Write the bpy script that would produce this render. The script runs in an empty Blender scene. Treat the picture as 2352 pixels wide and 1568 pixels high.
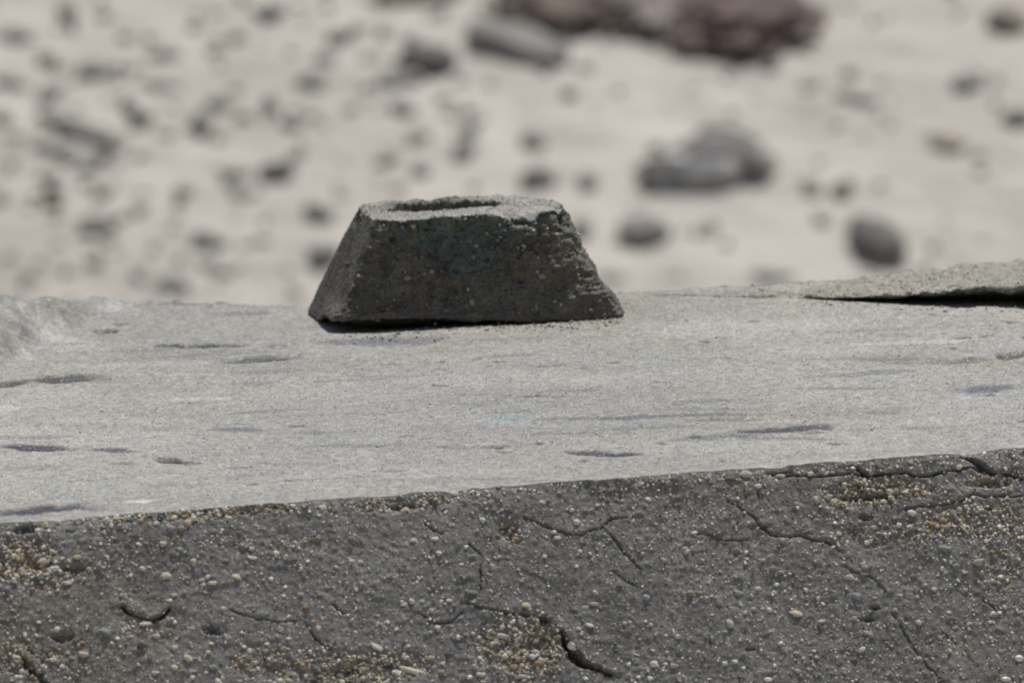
import bpy, math, random
import numpy as np
from mathutils import Vector, Matrix

random.seed(7)
RNG = np.random.default_rng(11)
S = bpy.context.scene
COL = S.collection

# ------------------------------------------------------------------ camera
FOCAL, SENSOR = 300.0, 22.3
PITCH, ROLL, DIST = math.radians(5.42), math.radians(2.7), 13.0
F0 = np.array([0, math.cos(PITCH), -math.sin(PITCH)])
R0 = np.array([1.0, 0, 0])
U0 = np.cross(R0, F0)
CR = R0 * math.cos(ROLL) - U0 * math.sin(ROLL)
CU = U0 * math.cos(ROLL) + R0 * math.sin(ROLL)
PW, PH = 2352.0, 1568.0            # coordinates in which the photograph was measured
KX = SENSOR / FOCAL


def ray(px, py):
    d = F0 + CR * ((px / PW - .5) * KX) - CU * ((py / PH - .5) * KX * PH / PW)
    return d / np.linalg.norm(d)


CAM = -DIST * ray(1085, 722)
cd = bpy.data.cameras.new('camera')
cam = bpy.data.objects.new('camera', cd)
COL.objects.link(cam)
cd.lens, cd.sensor_width, cd.sensor_fit = FOCAL, SENSOR, 'HORIZONTAL'
cd.clip_start, cd.clip_end = 0.5, 3000
cam.matrix_world = Matrix(((CR[0], CU[0], -F0[0], CAM[0]), (CR[1], CU[1], -F0[1], CAM[1]),
                           (CR[2], CU[2], -F0[2], CAM[2]), (0, 0, 0, 1)))
cd.dof.use_dof = True
cd.dof.focus_distance = 12.05
cd.dof.aperture_fstop = 10.8
S.camera = cam

# ------------------------------------------------------------------ light
SUN_EL, SUN_AZ = math.radians(66), math.radians(28)   # behind the block, to the right
world = bpy.data.worlds.new('World')
S.world = world
world.use_nodes = True
nt = world.node_tree
bg = nt.nodes['Background']
sky = nt.nodes.new('ShaderNodeTexSky')
sky.sky_type = 'NISHITA'
sky.sun_disc = False
sky.sun_elevation, sky.sun_rotation = SUN_EL, SUN_AZ
sky.dust_density = 2.0
hsv = nt.nodes.new('ShaderNodeHueSaturation')        # thin bright haze over the blue
hsv.inputs['Saturation'].default_value = .55
nt.links.new(sky.outputs[0], hsv.inputs['Color'])
nt.links.new(hsv.outputs[0], bg.inputs[0])
bg.inputs[1].default_value = 0.07
sd = bpy.data.lights.new('sun', 'SUN')
sd.energy, sd.angle, sd.color = 4.0, math.radians(.53), (1, .965, .91)
sun = bpy.data.objects.new('sun', sd)
COL.objects.link(sun)
L = Vector((math.sin(SUN_AZ) * math.cos(SUN_EL), math.cos(SUN_AZ) * math.cos(SUN_EL), math.sin(SUN_EL)))
sun.rotation_euler = L.to_track_quat('Z', 'Y').to_euler()
sun.location = (5, 5, 10)
S.view_settings.view_transform = 'Standard'
S.view_settings.look = 'None'
S.view_settings.gamma = 1
S.view_settings.use_curve_mapping = False
S.view_settings.exposure = 0.0


# ------------------------------------------------------------------ helpers
def _hash(i, j, k, seed):
    h = (i.astype(np.uint32) * np.uint32(374761393) + j.astype(np.uint32) * np.uint32(668265263)
         + k.astype(np.uint32) * np.uint32(2147483647 - 5) + np.uint32(seed * 7919 + 13) * np.uint32(1274126177))
    h = (h ^ (h >> np.uint32(13))) * np.uint32(1274126177)
    h = (h ^ (h >> np.uint32(16))) * np.uint32(2246822519)
    h = h ^ (h >> np.uint32(15))
    return h.astype(np.float64) / 4294967295.0


def vnoise(x, y, z=None, seed=0):
    """value noise in -1..1"""
    x = np.asarray(x, float); y = np.asarray(y, float)
    z = np.zeros_like(x) if z is None else np.asarray(z, float)
    i, j, k = np.floor(x), np.floor(y), np.floor(z)
    fx, fy, fz = x - i, y - j, z - k
    i, j, k = i.astype(np.int64), j.astype(np.int64), k.astype(np.int64)
    sx, sy, sz = (f * f * f * (f * (f * 6 - 15) + 10) for f in (fx, fy, fz))
    out = 0
    for a in (0, 1):
        wa = sx if a else 1 - sx
        for b in (0, 1):
            wb = sy if b else 1 - sy
            for c in (0, 1):
                wc = sz if c else 1 - sz
                out = out + wa * wb * wc * _hash(i + a, j + b, k + c, seed)
    return out * 2 - 1


def fbm(x, y, z=None, octs=4, seed=0, gain=.5):
    s, a, f, tot = 0, 1, 1, 0
    for o in range(octs):
        s = s + a * vnoise(np.asarray(x) * f + 17.3 * o, np.asarray(y) * f - 9.1 * o,
                           None if z is None else np.asarray(z) * f + 3.7 * o, seed + o)
        tot += a; a *= gain; f *= 2.03
    return s / tot


def smooth(a, b, x):
    t = np.clip((x - a) / (b - a), 0, 1)
    return t * t * (3 - 2 * t)


def raw_mesh(name, V, Fc, smooth_=True, col=None):
    """V (n,3), Fc (m,k) with a constant k"""
    V = np.ascontiguousarray(V, np.float32); Fc = np.ascontiguousarray(Fc, np.int32)
    me = bpy.data.meshes.new(name)
    m, k = Fc.shape
    me.vertices.add(len(V)); me.vertices.foreach_set('co', V.ravel())
    me.loops.add(m * k); me.loops.foreach_set('vertex_index', Fc.ravel())
    me.polygons.add(m)
    me.polygons.foreach_set('loop_start', np.arange(0, m * k, k, dtype=np.int32))
    me.polygons.foreach_set('loop_total', np.full(m, k, np.int32))
    me.polygons.foreach_set('use_smooth', np.full(m, smooth_))
    if col is not None:
        ca = me.color_attributes.new('Col', 'FLOAT_COLOR', 'POINT')
        c4 = np.ones((len(V), 4), np.float32); c4[:, :3] = col
        ca.data.foreach_set('color', c4.ravel())
    me.update(calc_edges=True)
    return me


def link(name, me, mat=None, parent=None):
    o = bpy.data.objects.new(name, me)
    COL.objects.link(o)
    if mat is not None:
        me.materials.append(mat)
    if parent is not None:
        o.parent = parent
    return o


def tag(o, label=None, cat=None, group=None, kind=None):
    for k, v in (('label', label), ('category', cat), ('group', group), ('kind', kind)):
        if v:
            o[k] = v
    return o


def empty(name, loc):
    o = bpy.data.objects.new(name, None)
    COL.objects.link(o)
    o.location = loc
    o.empty_display_size = .05
    return o


def gridfaces(nu, nv, wrap=False):
    """vertices indexed iv*nu+iu"""
    iu = np.arange(nu if wrap else nu - 1); iv = np.arange(nv - 1)
    A, B = np.meshgrid(iu, iv)
    A2 = (A + 1) % nu
    return np.stack([B * nu + A, B * nu + A2, (B + 1) * nu + A2, (B + 1) * nu + A], -1).reshape(-1, 4)


def axis(parts):
    out = []
    for a, b, n in parts:
        out.append(np.linspace(a, b, n, endpoint=False))
    out.append(np.array([parts[-1][1]]))
    return np.concatenate(out)


def geo(a, b, n):
    return np.geomspace(a, b, n)


def onplane(px, py, z=0.0):
    d = ray(px, py)
    return CAM + d * ((z - CAM[2]) / d[2])


def icosphere(sub):
    t = (1 + 5 ** .5) / 2
    v = [(-1, t, 0), (1, t, 0), (-1, -t, 0), (1, -t, 0), (0, -1, t), (0, 1, t), (0, -1, -t), (0, 1, -t),
         (t, 0, -1), (t, 0, 1), (-t, 0, -1), (-t, 0, 1)]
    f = [(0, 11, 5), (0, 5, 1), (0, 1, 7), (0, 7, 10), (0, 10, 11), (1, 5, 9), (5, 11, 4), (11, 10, 2), (10, 7, 6),
         (7, 1, 8), (3, 9, 4), (3, 4, 2), (3, 2, 6), (3, 6, 8), (3, 8, 9), (4, 9, 5), (2, 4, 11), (6, 2, 10), (8, 6, 7), (9, 8, 1)]
    v = [np.array(p) / np.linalg.norm(p) for p in v]
    for _ in range(sub):
        cache, nf = {}, []

        def mid(a, b):
            k = (min(a, b), max(a, b))
            if k not in cache:
                m = v[a] + v[b]
                v.append(m / np.linalg.norm(m)); cache[k] = len(v) - 1
            return cache[k]
        for a, b, c in f:
            ab, bc, ca = mid(a, b), mid(b, c), mid(c, a)
            nf += [(a, ab, ca), (b, bc, ab), (c, ca, bc), (ab, bc, ca)]
        f = nf
    return np.array(v), np.array(f)


ICO = {s: icosphere(s) for s in (0, 1, 2, 3, 4)}


# ------------------------------------------------------------------ materials
def mat(name):
    m = bpy.data.materials.new(name)
    m.use_nodes = True
    n = m.node_tree.nodes; l = m.node_tree.links
    return m, n, l, n['Principled BSDF']


def noise(n, l, vec, scale, detail=3, rough=.6):
    t = n.new('ShaderNodeTexNoise')
    t.inputs['Scale'].default_value = scale
    t.inputs['Detail'].default_value = detail
    t.inputs['Roughness'].default_value = rough
    l.new(vec, t.inputs['Vector'])
    return t.outputs['Fac']


def maprange(n, l, v, a, b, c, d):
    t = n.new('ShaderNodeMapRange')
    for i, x in zip((1, 2, 3, 4), (a, b, c, d)):
        t.inputs[i].default_value = x
    l.new(v, t.inputs[0])
    return t.outputs[0]


def mul(n, l, col, fac):
    t = n.new('ShaderNodeVectorMath'); t.operation = 'SCALE'
    l.new(col, t.inputs[0]); l.new(fac, t.inputs['Scale'])
    return t.outputs[0]


def mixc(n, l, fac, a, b):
    t = n.new('ShaderNodeMix'); t.data_type = 'RGBA'
    l.new(fac, t.inputs[0])
    for s, x in ((6, a), (7, b)):
        if isinstance(x, tuple):
            t.inputs[s].default_value = (*x, 1)
        else:
            l.new(x, t.inputs[s])
    return t.outputs[2]


def concrete(name, fine, lo, hi, bumpd, rough=.85, spec=.3, fleck=None):
    """colour from the Col attribute, broken up by grain at two scales"""
    m, n, l, p = mat(name)
    tc = n.new('ShaderNodeTexCoord').outputs['Object']
    at = n.new('ShaderNodeAttribute'); at.attribute_name = 'Col'
    g1 = noise(n, l, tc, fine, 2, .7)
    g2 = noise(n, l, tc, fine * .27, 3, .6)
    c = mul(n, l, at.outputs['Color'], maprange(n, l, g1, .3, .7, lo, hi))
    c = mul(n, l, c, maprange(n, l, g2, .3, .7, .86, 1.14))
    if fleck:
        v = n.new('ShaderNodeTexVoronoi'); v.inputs['Scale'].default_value = fleck
        l.new(tc, v.inputs['Vector'])
        w = n.new('ShaderNodeSeparateColor'); l.new(v.outputs['Color'], w.inputs[0])
        c = mul(n, l, c, maprange(n, l, w.outputs[0], 0, 1, .84, 1.18))
        c = mixc(n, l, maprange(n, l, w.outputs[1], .93, .99, 0, .45), c, (.62, .57, .48))
    l.new(c, p.inputs['Base Color'])
    p.inputs['Roughness'].default_value = rough
    p.inputs['Specular IOR Level'].default_value = spec
    b = n.new('ShaderNodeBump'); b.inputs['Distance'].default_value = bumpd
    b.inputs['Strength'].default_value = 1
    l.new(g1, b.inputs['Height'])
    l.new(b.outputs[0], p.inputs['Normal'])
    return m


M_TOP = concrete('gritty_concrete', 620, .80, 1.20, .0007, .8, .35, 380)
M_FACE = concrete('pebbly_concrete', 700, .74, 1.26, .0008, .75, .4, 420)
M_BLOCK = concrete('dark_concrete', 420, .55, 1.45, .0012, .7, .4)
M_SIDE = concrete('plain_concrete', 200, .8, 1.2, .001)


def stone_mat(name, objcol, rough, scale, spec=.4):
    m, n, l, p = mat(name)
    tc = n.new('ShaderNodeTexCoord').outputs['Object']
    if objcol:
        c = n.new('ShaderNodeObjectInfo').outputs['Color']
    else:
        a = n.new('ShaderNodeAttribute'); a.attribute_name = 'Col'; c = a.outputs['Color']
    g = noise(n, l, tc, scale, 4, .65)
    c = mul(n, l, c, maprange(n, l, g, .3, .7, .72, 1.25))
    l.new(c, p.inputs['Base Color'])
    p.inputs['Roughness'].default_value = rough
    p.inputs['Specular IOR Level'].default_value = spec
    b = n.new('ShaderNodeBump'); b.inputs['Distance'].default_value = .15 / scale
    l.new(g, b.inputs['Height']); l.new(b.outputs[0], p.inputs['Normal'])
    return m


M_PEB = stone_mat('pebble_stone', True, .32, 250, .5)
M_GRAV = stone_mat('gravel_stone', False, .36, 300, .5)
M_ROCK = stone_mat('beach_rock', False, .85, 22, .25)


def sand_mat():
    m, n, l, p = mat('pale_sand')
    tc = n.new('ShaderNodeTexCoord').outputs['Object']
    at = n.new('ShaderNodeAttribute'); at.attribute_name = 'Col'
    g = noise(n, l, tc, 160, 3, .7)
    g2 = noise(n, l, tc, 24, 4, .65)
    c = mul(n, l, at.outputs['Color'], maprange(n, l, g, .3, .7, .85, 1.15))
    c = mul(n, l, c, maprange(n, l, g2, .3, .7, .88, 1.1))
    l.new(c, p.inputs['Base Color'])
    p.inputs['Roughness'].default_value = .95
    p.inputs['Specular IOR Level'].default_value = .15
    b = n.new('ShaderNodeBump'); b.inputs['Distance'].default_value = .02
    b.inputs['Strength'].default_value = .5
    l.new(g2, b.inputs['Height']); l.new(b.outputs[0], p.inputs['Normal'])
    return m


M_SAND = sand_mat()
M_WEED = stone_mat('dried_seaweed', False, .7, 40, .3)

# ------------------------------------------------------------------ sand
SY0, SZ0, SLOPE = 32.0, -2.935, math.tan(math.radians(17))


def sand_h(x, y):
    x = np.asarray(x, float); y = np.asarray(y, float)
    t = y - SY0
    up = np.where(t < 0, -.22 * (1 - np.exp(np.minimum(t, 0) / 1.6)),
                  np.where(t < 5, SLOPE * t, SLOPE * 5 + (t - 5) * .09 * np.exp(-np.maximum(t - 5, 0) / 60)))
    z = SZ0 + up
    z = z + (1.55 + .22) * smooth(.3, -1.4, y)              # the ground on the near side of the wall lies higher
    near = np.exp(-((t - 1.2) / 5) ** 2) * np.exp(-(x / 9) ** 2)
    # slanting ripples, trodden hollows
    q = x * .9 + t * 1.0
    z = z + near * (.040 * fbm(x * .9 + q * .15, t * 1.7 + x * .5, octs=3, seed=3)
                    + .022 * fbm(x * 3 - t * 1.3, t * 5 + x * 2.6, octs=3, seed=5))
    z = z + (1 - near) * .35 * smooth(8, 60, np.abs(t) + np.abs(x)) * fbm(x / 23, y / 23, octs=3, seed=9)
    return z


xs = np.concatenate([-geo(400, 2.4, 34), np.linspace(-2.3, 2.3, 250), geo(2.4, 400, 34)])
ys = np.unique(np.concatenate([SY0 - geo(300, 1.3, 30), np.linspace(-1.8, .6, 13), SY0 + np.linspace(-1.2, 3.6, 280), SY0 + geo(3.8, 500, 40)]))
GX, GY = np.meshgrid(xs, ys)
gx, gy = GX.ravel(), GY.ravel()
gz = sand_h(gx, gy)
mott = fbm(gx * 1.5, gy * .9 + gx * .8, octs=4, seed=21)
mot2 = fbm(gx * 8, gy * 4 + gx * 4, octs=3, seed=25)
sc = np.array([.445, .418, .383])[None] * (1 + .20 * mott + .16 * np.minimum(mot2, .1))[:, None]
SANDM = raw_mesh('sand', np.stack([gx, gy, gz], 1), gridfaces(len(xs), len(ys)), True, sc)
tag(link('sand', SANDM, M_SAND), kind='structure')


def on_sand(px, py):
    d = ray(px, py)
    t = 43.0
    for _ in range(40):
        p = CAM + d * t
        g = p[2] - float(sand_h(p[0], p[1]))
        t += g / (-d[2] + SLOPE) * .8
    return CAM + d * t, t


# ------------------------------------------------------------------ the concrete wall
NE0, NE1 = onplane(0, 1197), onplane(2352, 1023)
EDIR = (NE1 - NE0) / np.linalg.norm(NE1 - NE0)
EOUT = np.array([EDIR[1], -EDIR[0], 0])                 # horizontal, towards the camera
EMID = (NE0 + NE1) / 2
FS = math.radians(60)
FDOWN = EOUT * math.cos(FS) + np.array([0, 0, -math.sin(FS)])
FN = np.cross(EDIR, -FDOWN); FN /= np.linalg.norm(FN)
if FN[2] < 0:
    FN = -FN


def on_face(px, py):
    d = ray(px, py)
    t = np.dot(EMID - CAM, FN) / np.dot(d, FN)
    p = CAM + d * t - EMID
    return np.dot(p, EDIR), np.dot(p, FDOWN), t


HALF = 2.6
us = np.concatenate([-geo(HALF, .53, 24), np.linspace(-.525, .525, 880), geo(.53, HALF, 24)])


def edge_curve(u):
    """the crumbling near edge: offsets outwards and down"""
    o = .0030 * fbm(u * 9, u * 0, octs=4, seed=31) + .0010 * vnoise(u * 170, u * 0 + 4, seed=33)
    z = -.0012 - .0015 * np.abs(fbm(u * 40, u * 0 + 2, octs=3, seed=35))
    chips = [(1780, 40, .0015), (1960, 40, .001), (2230, 40, .002), (1040, 25, .0015), (160, 60, .0015), (880, 35, .001)]
    for px, w, dd in chips:
        c = on_face(px, 1197 - px * .074)[0]
        k = np.exp(-((u - c) / (w * .00036)) ** 2)
        z = z - dd * k; o = o - dd * .6 * k
    return o, z


eo, ez = edge_curve(us)
E = EMID[None] + us[:, None] * EDIR[None] + eo[:, None] * EOUT[None]
E[:, 2] = ez

# far edge of the top, measured on the plane
far_px = [(-400, 690), (0, 690), (250, 690), (420, 694), (560, 699), (720, 700), (1000, 690), (1430, 668), (1700, 655), (2352, 628), (2700, 614)]
fw = np.array([onplane(*p) for p in far_px])
far_y = np.interp(E[:, 0], fw[:, 0], fw[:, 1])
far_y = far_y + .012 * fbm(us * 22, us * 0, octs=3, seed=41)
NV = 470
tv = np.linspace(0, 1, NV)
TX = np.repeat(E[None, :, 0], NV, 0)
TY = E[None, :, 1] * (1 - tv[:, None]) + far_y[None] * tv[:, None]
tx, ty = TX.ravel(), TY.ravel()
T2 = np.repeat(tv[:, None], len(us), 1).ravel()
inside = smooth(0, .03, T2)


MA, MB_ = onplane(235, 728)[:2], onplane(0, 842)[:2]
MN = np.array([-(MB_ - MA)[1], (MB_ - MA)[0]]); MN /= np.linalg.norm(MN)
if MN[0] > 0:
    MN = -MN


def mound_h(x, y):
    """a hump of old concrete rising out of the top at its left"""
    dd = (x - MA[0]) * MN[0] + (y - MA[1]) * MN[1] + .012 * fbm(x * 25, y * 10, octs=3, seed=44)
    m = smooth(-.004, .038, dd)
    back = smooth(.0, .35, np.interp(x, fw[:, 0], fw[:, 1]) - y)
    return m * (.0030 + .0250 * back) * (1 + .3 * fbm(x * 40, y * 22, octs=3, seed=45)) + .004 * back * smooth(.03, .10, dd)


def top_h(x, y):
    h = .0022 * fbm(x * 3.1, y * 2.2, octs=3, seed=51) + .0016 * fbm(x * 16, y * 7, octs=3, seed=53)
    h = h + mound_h(x, y)
    rough = .55 + .45 * fbm(x * 4, y * 3, octs=2, seed=57)
    h = h + rough * (.0007 * vnoise(x * 240, y * 130, seed=61) + .0010 * np.maximum(0, vnoise(x * 110, y * 60, seed=63)) ** 2)
    return h


core = smooth(.62, .53, np.abs(np.repeat(us[None], NV, 0).ravel()))
th = top_h(tx, ty) * (.3 + .7 * core)
th = th + RNG.normal(0, .00030, len(tx)) * core
# crumbs along the far edge
th = th + smooth(.985, 1, T2) * (.0028 * np.maximum(0, vnoise(tx * 120, tx * 0, seed=65)) - .0015)

# stains, chips and paint traces on the top: px, py, length, height, tilt, kind, strength
K = {'k': (.028, .034, .034), 'b': (.095, .108, .132), 'n': (.035, .037, .055), 'p': (.30, .24, .25), 'w': (.50, .49, .47),
     'c': (.20, .275, .285), 'g': (.035, .036, .028), 'y': (.25, .225, .16)}
STAINS = [
    (450, 797, 200, 10, 0, 'k', 1.0), (600, 828, 160, 15, 3, 'k', .8), (150, 871, 150, 22, 2, 'k', .9), (20, 880, 60, 20, 6, 'k', .85),
    (890, 784, 270, 22, 1, 'b', .75), (560, 720, 160, 10, 0, 'b', .6), (75, 1025, 190, 17, 0, 'n', .95), (240, 1033, 110, 11, -2, 'n', .8),
    (550, 985, 120, 9, 0, 'b', .8), (100, 1168, 240, 23, 4, 'n', .95), (250, 1156, 110, 12, 3, 'p', .7), (322, 1151, 70, 9, 0, 'w', 1),
    (150, 1139, 60, 12, -6, 'c', .8), (105, 1128, 60, 8, -8, 'c', .5), (230, 1127, 70, 9, 0, 'c', .4),
    (800, 1025, 260, 9, 2, 'b', .55), (1080, 1026, 190, 7, 0, 'b', .65), (1155, 962, 120, 17, 2, 'c', .75),
    (1500, 957, 480, 9, 1.5, 'b', .85), (1340, 994, 190, 6, 1, 'b', .5), (1800, 985, 250, 13, 4, 'n', .9),
    (1640, 1004, 190, 9, 3, 'b', .7), (1820, 1007, 210, 7, 1, 'b', .6), (1400, 1038, 190, 13, 0, 'n', .95),
    (2275, 887, 170, 21, 1, 'b', .95), (1930, 888, 190, 8, 0, 'b', .6), (1990, 855, 250, 10, 4, 'b', .55),
    (1640, 920, 160, 9, 2, 'b', .5), (1310, 898, 150, 7, 0, 'b', .45), (1500, 820, 100, 20, 0, 'c', .25), (1560, 679, 130, 8, 0, 'b', .8),
    (900, 1083, 90, 6, 0, 'k', .4), (1240, 839, 120, 6, 0, 'k', .3), (420, 700, 170, 6, 0, 'k', .45), (1080, 928, 90, 8, 0, 'b', .4),
    (110, 775, 240, 40, -12, 'w', .28), (20, 800, 120, 26, -20, 'w', .25), (20, 938, 70, 12, 0, 'w', .45), (30, 985, 160, 26, 0, 'w', .25),
    (280, 962, 330, 15, 0, 'w', .22), (360, 838, 330, 12, 2, 'w', .25), (60, 1000, 200, 10, 0, 'k', .3),
    (1050, 985, 330, 20, 0, 'b', .18), (1950, 1040, 320, 16, 3, 'b', .15), (1850, 800, 300, 40, 0, 'w', .2), (1700, 760, 500, 50, 0, 'w', .22),
    (1200, 870, 500, 40, 0, 'w', .15), (2220, 830, 260, 12, 0, 'y', .4), (1900, 955, 260, 7, 3, 'y', .5), (2030, 815, 300, 12, 0, 'y', .3),
    (390, 1054, 70, 12, -3, 'g', 1), (430, 1059, 40, 5, -6, 'g', .7), (245, 757, 55, 10, 0, 'g', .9), (290, 742, 40, 8, 0, 'g', .6), (2325, 812, 90, 26, 5, 'g', .8),
    (2240, 822, 110, 12, 5, 'g', .45), (1602, 1004, 22, 6, 0, 'k', 1), (1520, 1016, 18, 5, 0, 'k', 1), (830, 1115, 12, 6, 0, 'k', 1), (1675, 995, 30, 6, 5, 'k', .9),
    (550, 1070, 60, 5, 0, 'k', .6), (290, 1062, 70, 7, 0, 'k', .45), (1150, 1028, 24, 5, 0, 'k', .8), (1560, 930, 20, 5, 0, 'k', .4),
]
for _q in range(44):                                     # little chips
    STAINS.append((RNG.uniform(0, 2352), RNG.uniform(725, 1130), RNG.uniform(10, 46), RNG.uniform(3.5, 6), RNG.uniform(-2, 4), 'k', RNG.uniform(.45, .95)))
for _q in range(70):                                     # fainter streaks of old paint and damp between them
    STAINS.append((RNG.uniform(0, 2352), RNG.uniform(740, 1120), RNG.uniform(60, 300), RNG.uniform(4, 11), RNG.uniform(-1, 4), 'bbbkwbb'[RNG.integers(7)], RNG.uniform(.15, .45)))
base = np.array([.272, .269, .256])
tcol = np.repeat(base[None], len(tx), 0)
macro = fbm(tx * 2.3, ty * 1.1, octs=4, seed=71)
warm = fbm(tx * 3.5 + 9, ty * 1.4, octs=3, seed=73)
tcol = tcol * (1 + .17 * macro)[:, None]
band_ = fbm(tx * 7, ty * 7, octs=4, seed=78)
tcol *= (1 + (.03 + .10 * core) * band_)[:, None]
tcol[:, 2] *= 1 - .08 * warm
tcol[:, 0] *= 1 + .03 * warm
hump = smooth(.002, .012, mound_h(tx, ty))
tcol *= (1 - .12 * hump + .45 * hump * np.minimum(0, fbm(tx * 60, ty * 26, octs=3, seed=79)))[:, None]
dm = (tx - MA[0]) * MN[0] + (ty - MA[1]) * MN[1]
scuff = smooth(.022, .004, np.abs(dm - .004 + .02 * fbm(tx * 14, ty * 6, octs=2, seed=80))) * smooth(-.15, .35, fbm(tx * 45, ty * 14, octs=3, seed=82))
tcol += (.42 - tcol) * (.55 * scuff)[:, None]                 # whitish lime where the hump meets the flat
# individual grains
gr = RNG.random(len(tx))
tcol = tcol * (1 + core * .42 * (gr - .5) + core * .14 * vnoise(tx * 190, ty * 90, seed=75) + core * .05 * vnoise(tx * 70, ty * 30, seed=76))[:, None]
dk = vnoise(tx * 150, ty * 60, seed=77)
tcol = tcol * (1 - .25 * smooth(.78, .95, dk))[:, None]
wx = .012 * fbm(tx * 30, ty * 12, octs=3, seed=81)
wy = .030 * fbm(tx * 26 + 5, ty * 14, octs=3, seed=83)
brk = .5 + .5 * fbm(tx * 60, ty * 22, octs=4, seed=85)
for px, py, w, h, tilt, k, s in STAINS:
    c = onplane(px, py); hx = np.linalg.norm(onplane(px + w / 2, py) - c)
    hy = (onplane(px, py - h / 2)[1] - onplane(px, py + h / 2)[1]) / 2
    tl = math.tan(math.radians(tilt)) / .094                  # tilt seen -> shear on the ground
    sel = np.nonzero((np.abs(tx - c[0]) < hx * 1.6) & (np.abs(ty - c[1]) < hy * 2 + abs(tl) * hx * 1.3 + .05))[0]
    if not len(sel):
        continue
    dx = tx[sel] + wx[sel] - c[0]
    dy = ty[sel] + wy[sel] * min(1, hy * 12) - c[1] - dx * (tl - math.tan(ROLL) / .094)
    r = np.sqrt((dx / hx) ** 2 + (dy / hy) ** 2)
    mk = smooth(1.25, .55, r + (brk[sel] - .5) * .9) * s * (.85 + .35 * brk[sel])
    if k == 'g':
        mk = smooth(1.05, .8, r + (brk[sel] - .5) * .7) * s
    grit = 1 - .18 * smooth(.35, .75, gr[sel]) * (k in 'bcpw')
    mk = np.clip(mk * grit, 0, 1)
    tcol[sel] = tcol[sel] * (1 - mk)[:, None] + np.array(K[k])[None] * (.75 + .5 * gr[sel])[:, None] * mk[:, None]
    if k in 'gk':
        th[sel] -= (.006 if k == 'g' else .0022) * smooth(1.1, .75, r) * s
    if k == 'n':
        th[sel] -= .001 * mk
tz = E[:, 2][None].repeat(NV, 0).ravel() * (1 - inside) + th * inside
WALL = empty('concrete_wall', (0, 0, -1.6))
tag(WALL, 'long weathered grey concrete wall with a gritty flat top and a cracked, pebble-studded sloping front', 'wall')
WINV = Matrix.Translation((0, 0, 1.6))


def wpart(name, me, m=None):
    o = link(name, me, m, WALL)
    o.matrix_parent_inverse = WINV
    return o


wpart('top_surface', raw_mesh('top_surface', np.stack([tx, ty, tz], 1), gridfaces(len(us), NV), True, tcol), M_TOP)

# ---- front face: u along the edge, l down the slope
FL = 1.75 / math.sin(FS) + .05
ls = np.concatenate([np.linspace(0, .27, 246), geo(.275, FL, 26)])
U2, L2 = np.meshgrid(us, ls)
fu, fl = U2.ravel(), L2.ravel()


def seg_dist(u, l, pts):
    best = np.full(len(u), 9.0); sgn = np.zeros(len(u)); tt = np.zeros(len(u))
    n = len(pts) - 1
    for i in range(n):
        a, b = np.array(pts[i]), np.array(pts[i + 1])
        d = b - a; ll = max(np.dot(d, d), 1e-12)
        t = np.clip(((u - a[0]) * d[0] + (l - a[1]) * d[1]) / ll, 0, 1)
        ex, ey = u - a[0] - t * d[0], l - a[1] - t * d[1]
        q = np.sqrt(ex * ex + ey * ey)
        m = q < best
        best[m] = q[m]; sgn[m] = np.sign(ey)[m]; tt[m] = ((i + t) / n)[m]
    return best, sgn, tt


# cracks: points, width in photo pixels, depth in mm, raised lip above it in mm
CRACKS = [
    ([(530, 1400), (600, 1420), (640, 1427), (695, 1430), (715, 1455), (745, 1485), (775, 1500)], 5, 5, 1.0),
    ([(285, 1393), (310, 1412), (340, 1423), (366, 1418), (388, 1402)], 17, 13, 2.0),
    ([(1068, 1385), (1100, 1398), (1150, 1408), (1200, 1410), (1240, 1418), (1258, 1426)], 6, 6, 1.5),
    ([(1288, 1452), (1308, 1492), (1335, 1520), (1370, 1535), (1405, 1552)], 17, 13, 2.5),
    ([(1205, 1183), (1260, 1210), (1300, 1228), (1345, 1225), (1380, 1212), (1400, 1195), (1440, 1186)], 6, 4, 1.0),
    ([(1390, 1215), (1420, 1245), (1450, 1290), (1475, 1312)], 4, 3, .6),
    ([(1804, 1094), (1867, 1092), (1930, 1088), (1996, 1090), (2070, 1090), (2126, 1091), (2174, 1086), (2237, 1075), (2274, 1091), (2322, 1090), (2362, 1104)], 7, 8, 2.0),
    ([(2205, 1040), (2245, 1060), (2278, 1088)], 14, 8, 2.0), ([(1955, 1065), (1980, 1080), (1996, 1090)], 11, 7, 1.5),
    ([(2080, 1171), (2159, 1158), (2193, 1149), (2237, 1140), (2293, 1138), (2362, 1136)], 6, 6, 1.6),
    ([(1671, 1149), (1708, 1171), (1737, 1190), (1747, 1210), (1774, 1228), (1834, 1230), (1900, 1243), (1926, 1262)], 5, 4, 1.0),
    ([(1590, 1222), (1656, 1234), (1719, 1243)], 5, 3, .8),
    ([(1934, 1299), (1960, 1314), (1989, 1321), (2015, 1340), (2031, 1360)], 8, 6, 1.6),
    ([(2048, 1406), (2070, 1436), (2085, 1465), (2108, 1506), (2167, 1568)], 4, 3, .6),
    ([(976, 1200), (1019, 1229)], 4, 3, .5), ([(958, 1409), (1001, 1431), (1033, 1424), (1062, 1402)], 5, 3, 1.0),
    ([(1102, 1301), (1102, 1352)], 5, 4, .5), ([(763, 1388), (792, 1406)], 5, 3, .6), ([(1077, 1251), (1109, 1283)], 4, 3, .5),
    ([(55, 1510), (82, 1548), (110, 1575)], 12, 6, 1.2), ([(1740, 1100), (1742, 1140), (1745, 1190)], 3, 2, .4),
    ([(2260, 1376), (2290, 1400)], 5, 3, .6), ([(1400, 1310), (1470, 1350)], 3, 2, .4), ([(2165, 1450), (2200, 1480)], 3, 2, .3),
    ([(2060, 1120), (2000, 1118), (1930, 1108)], 6, 5, .8),
]
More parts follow.
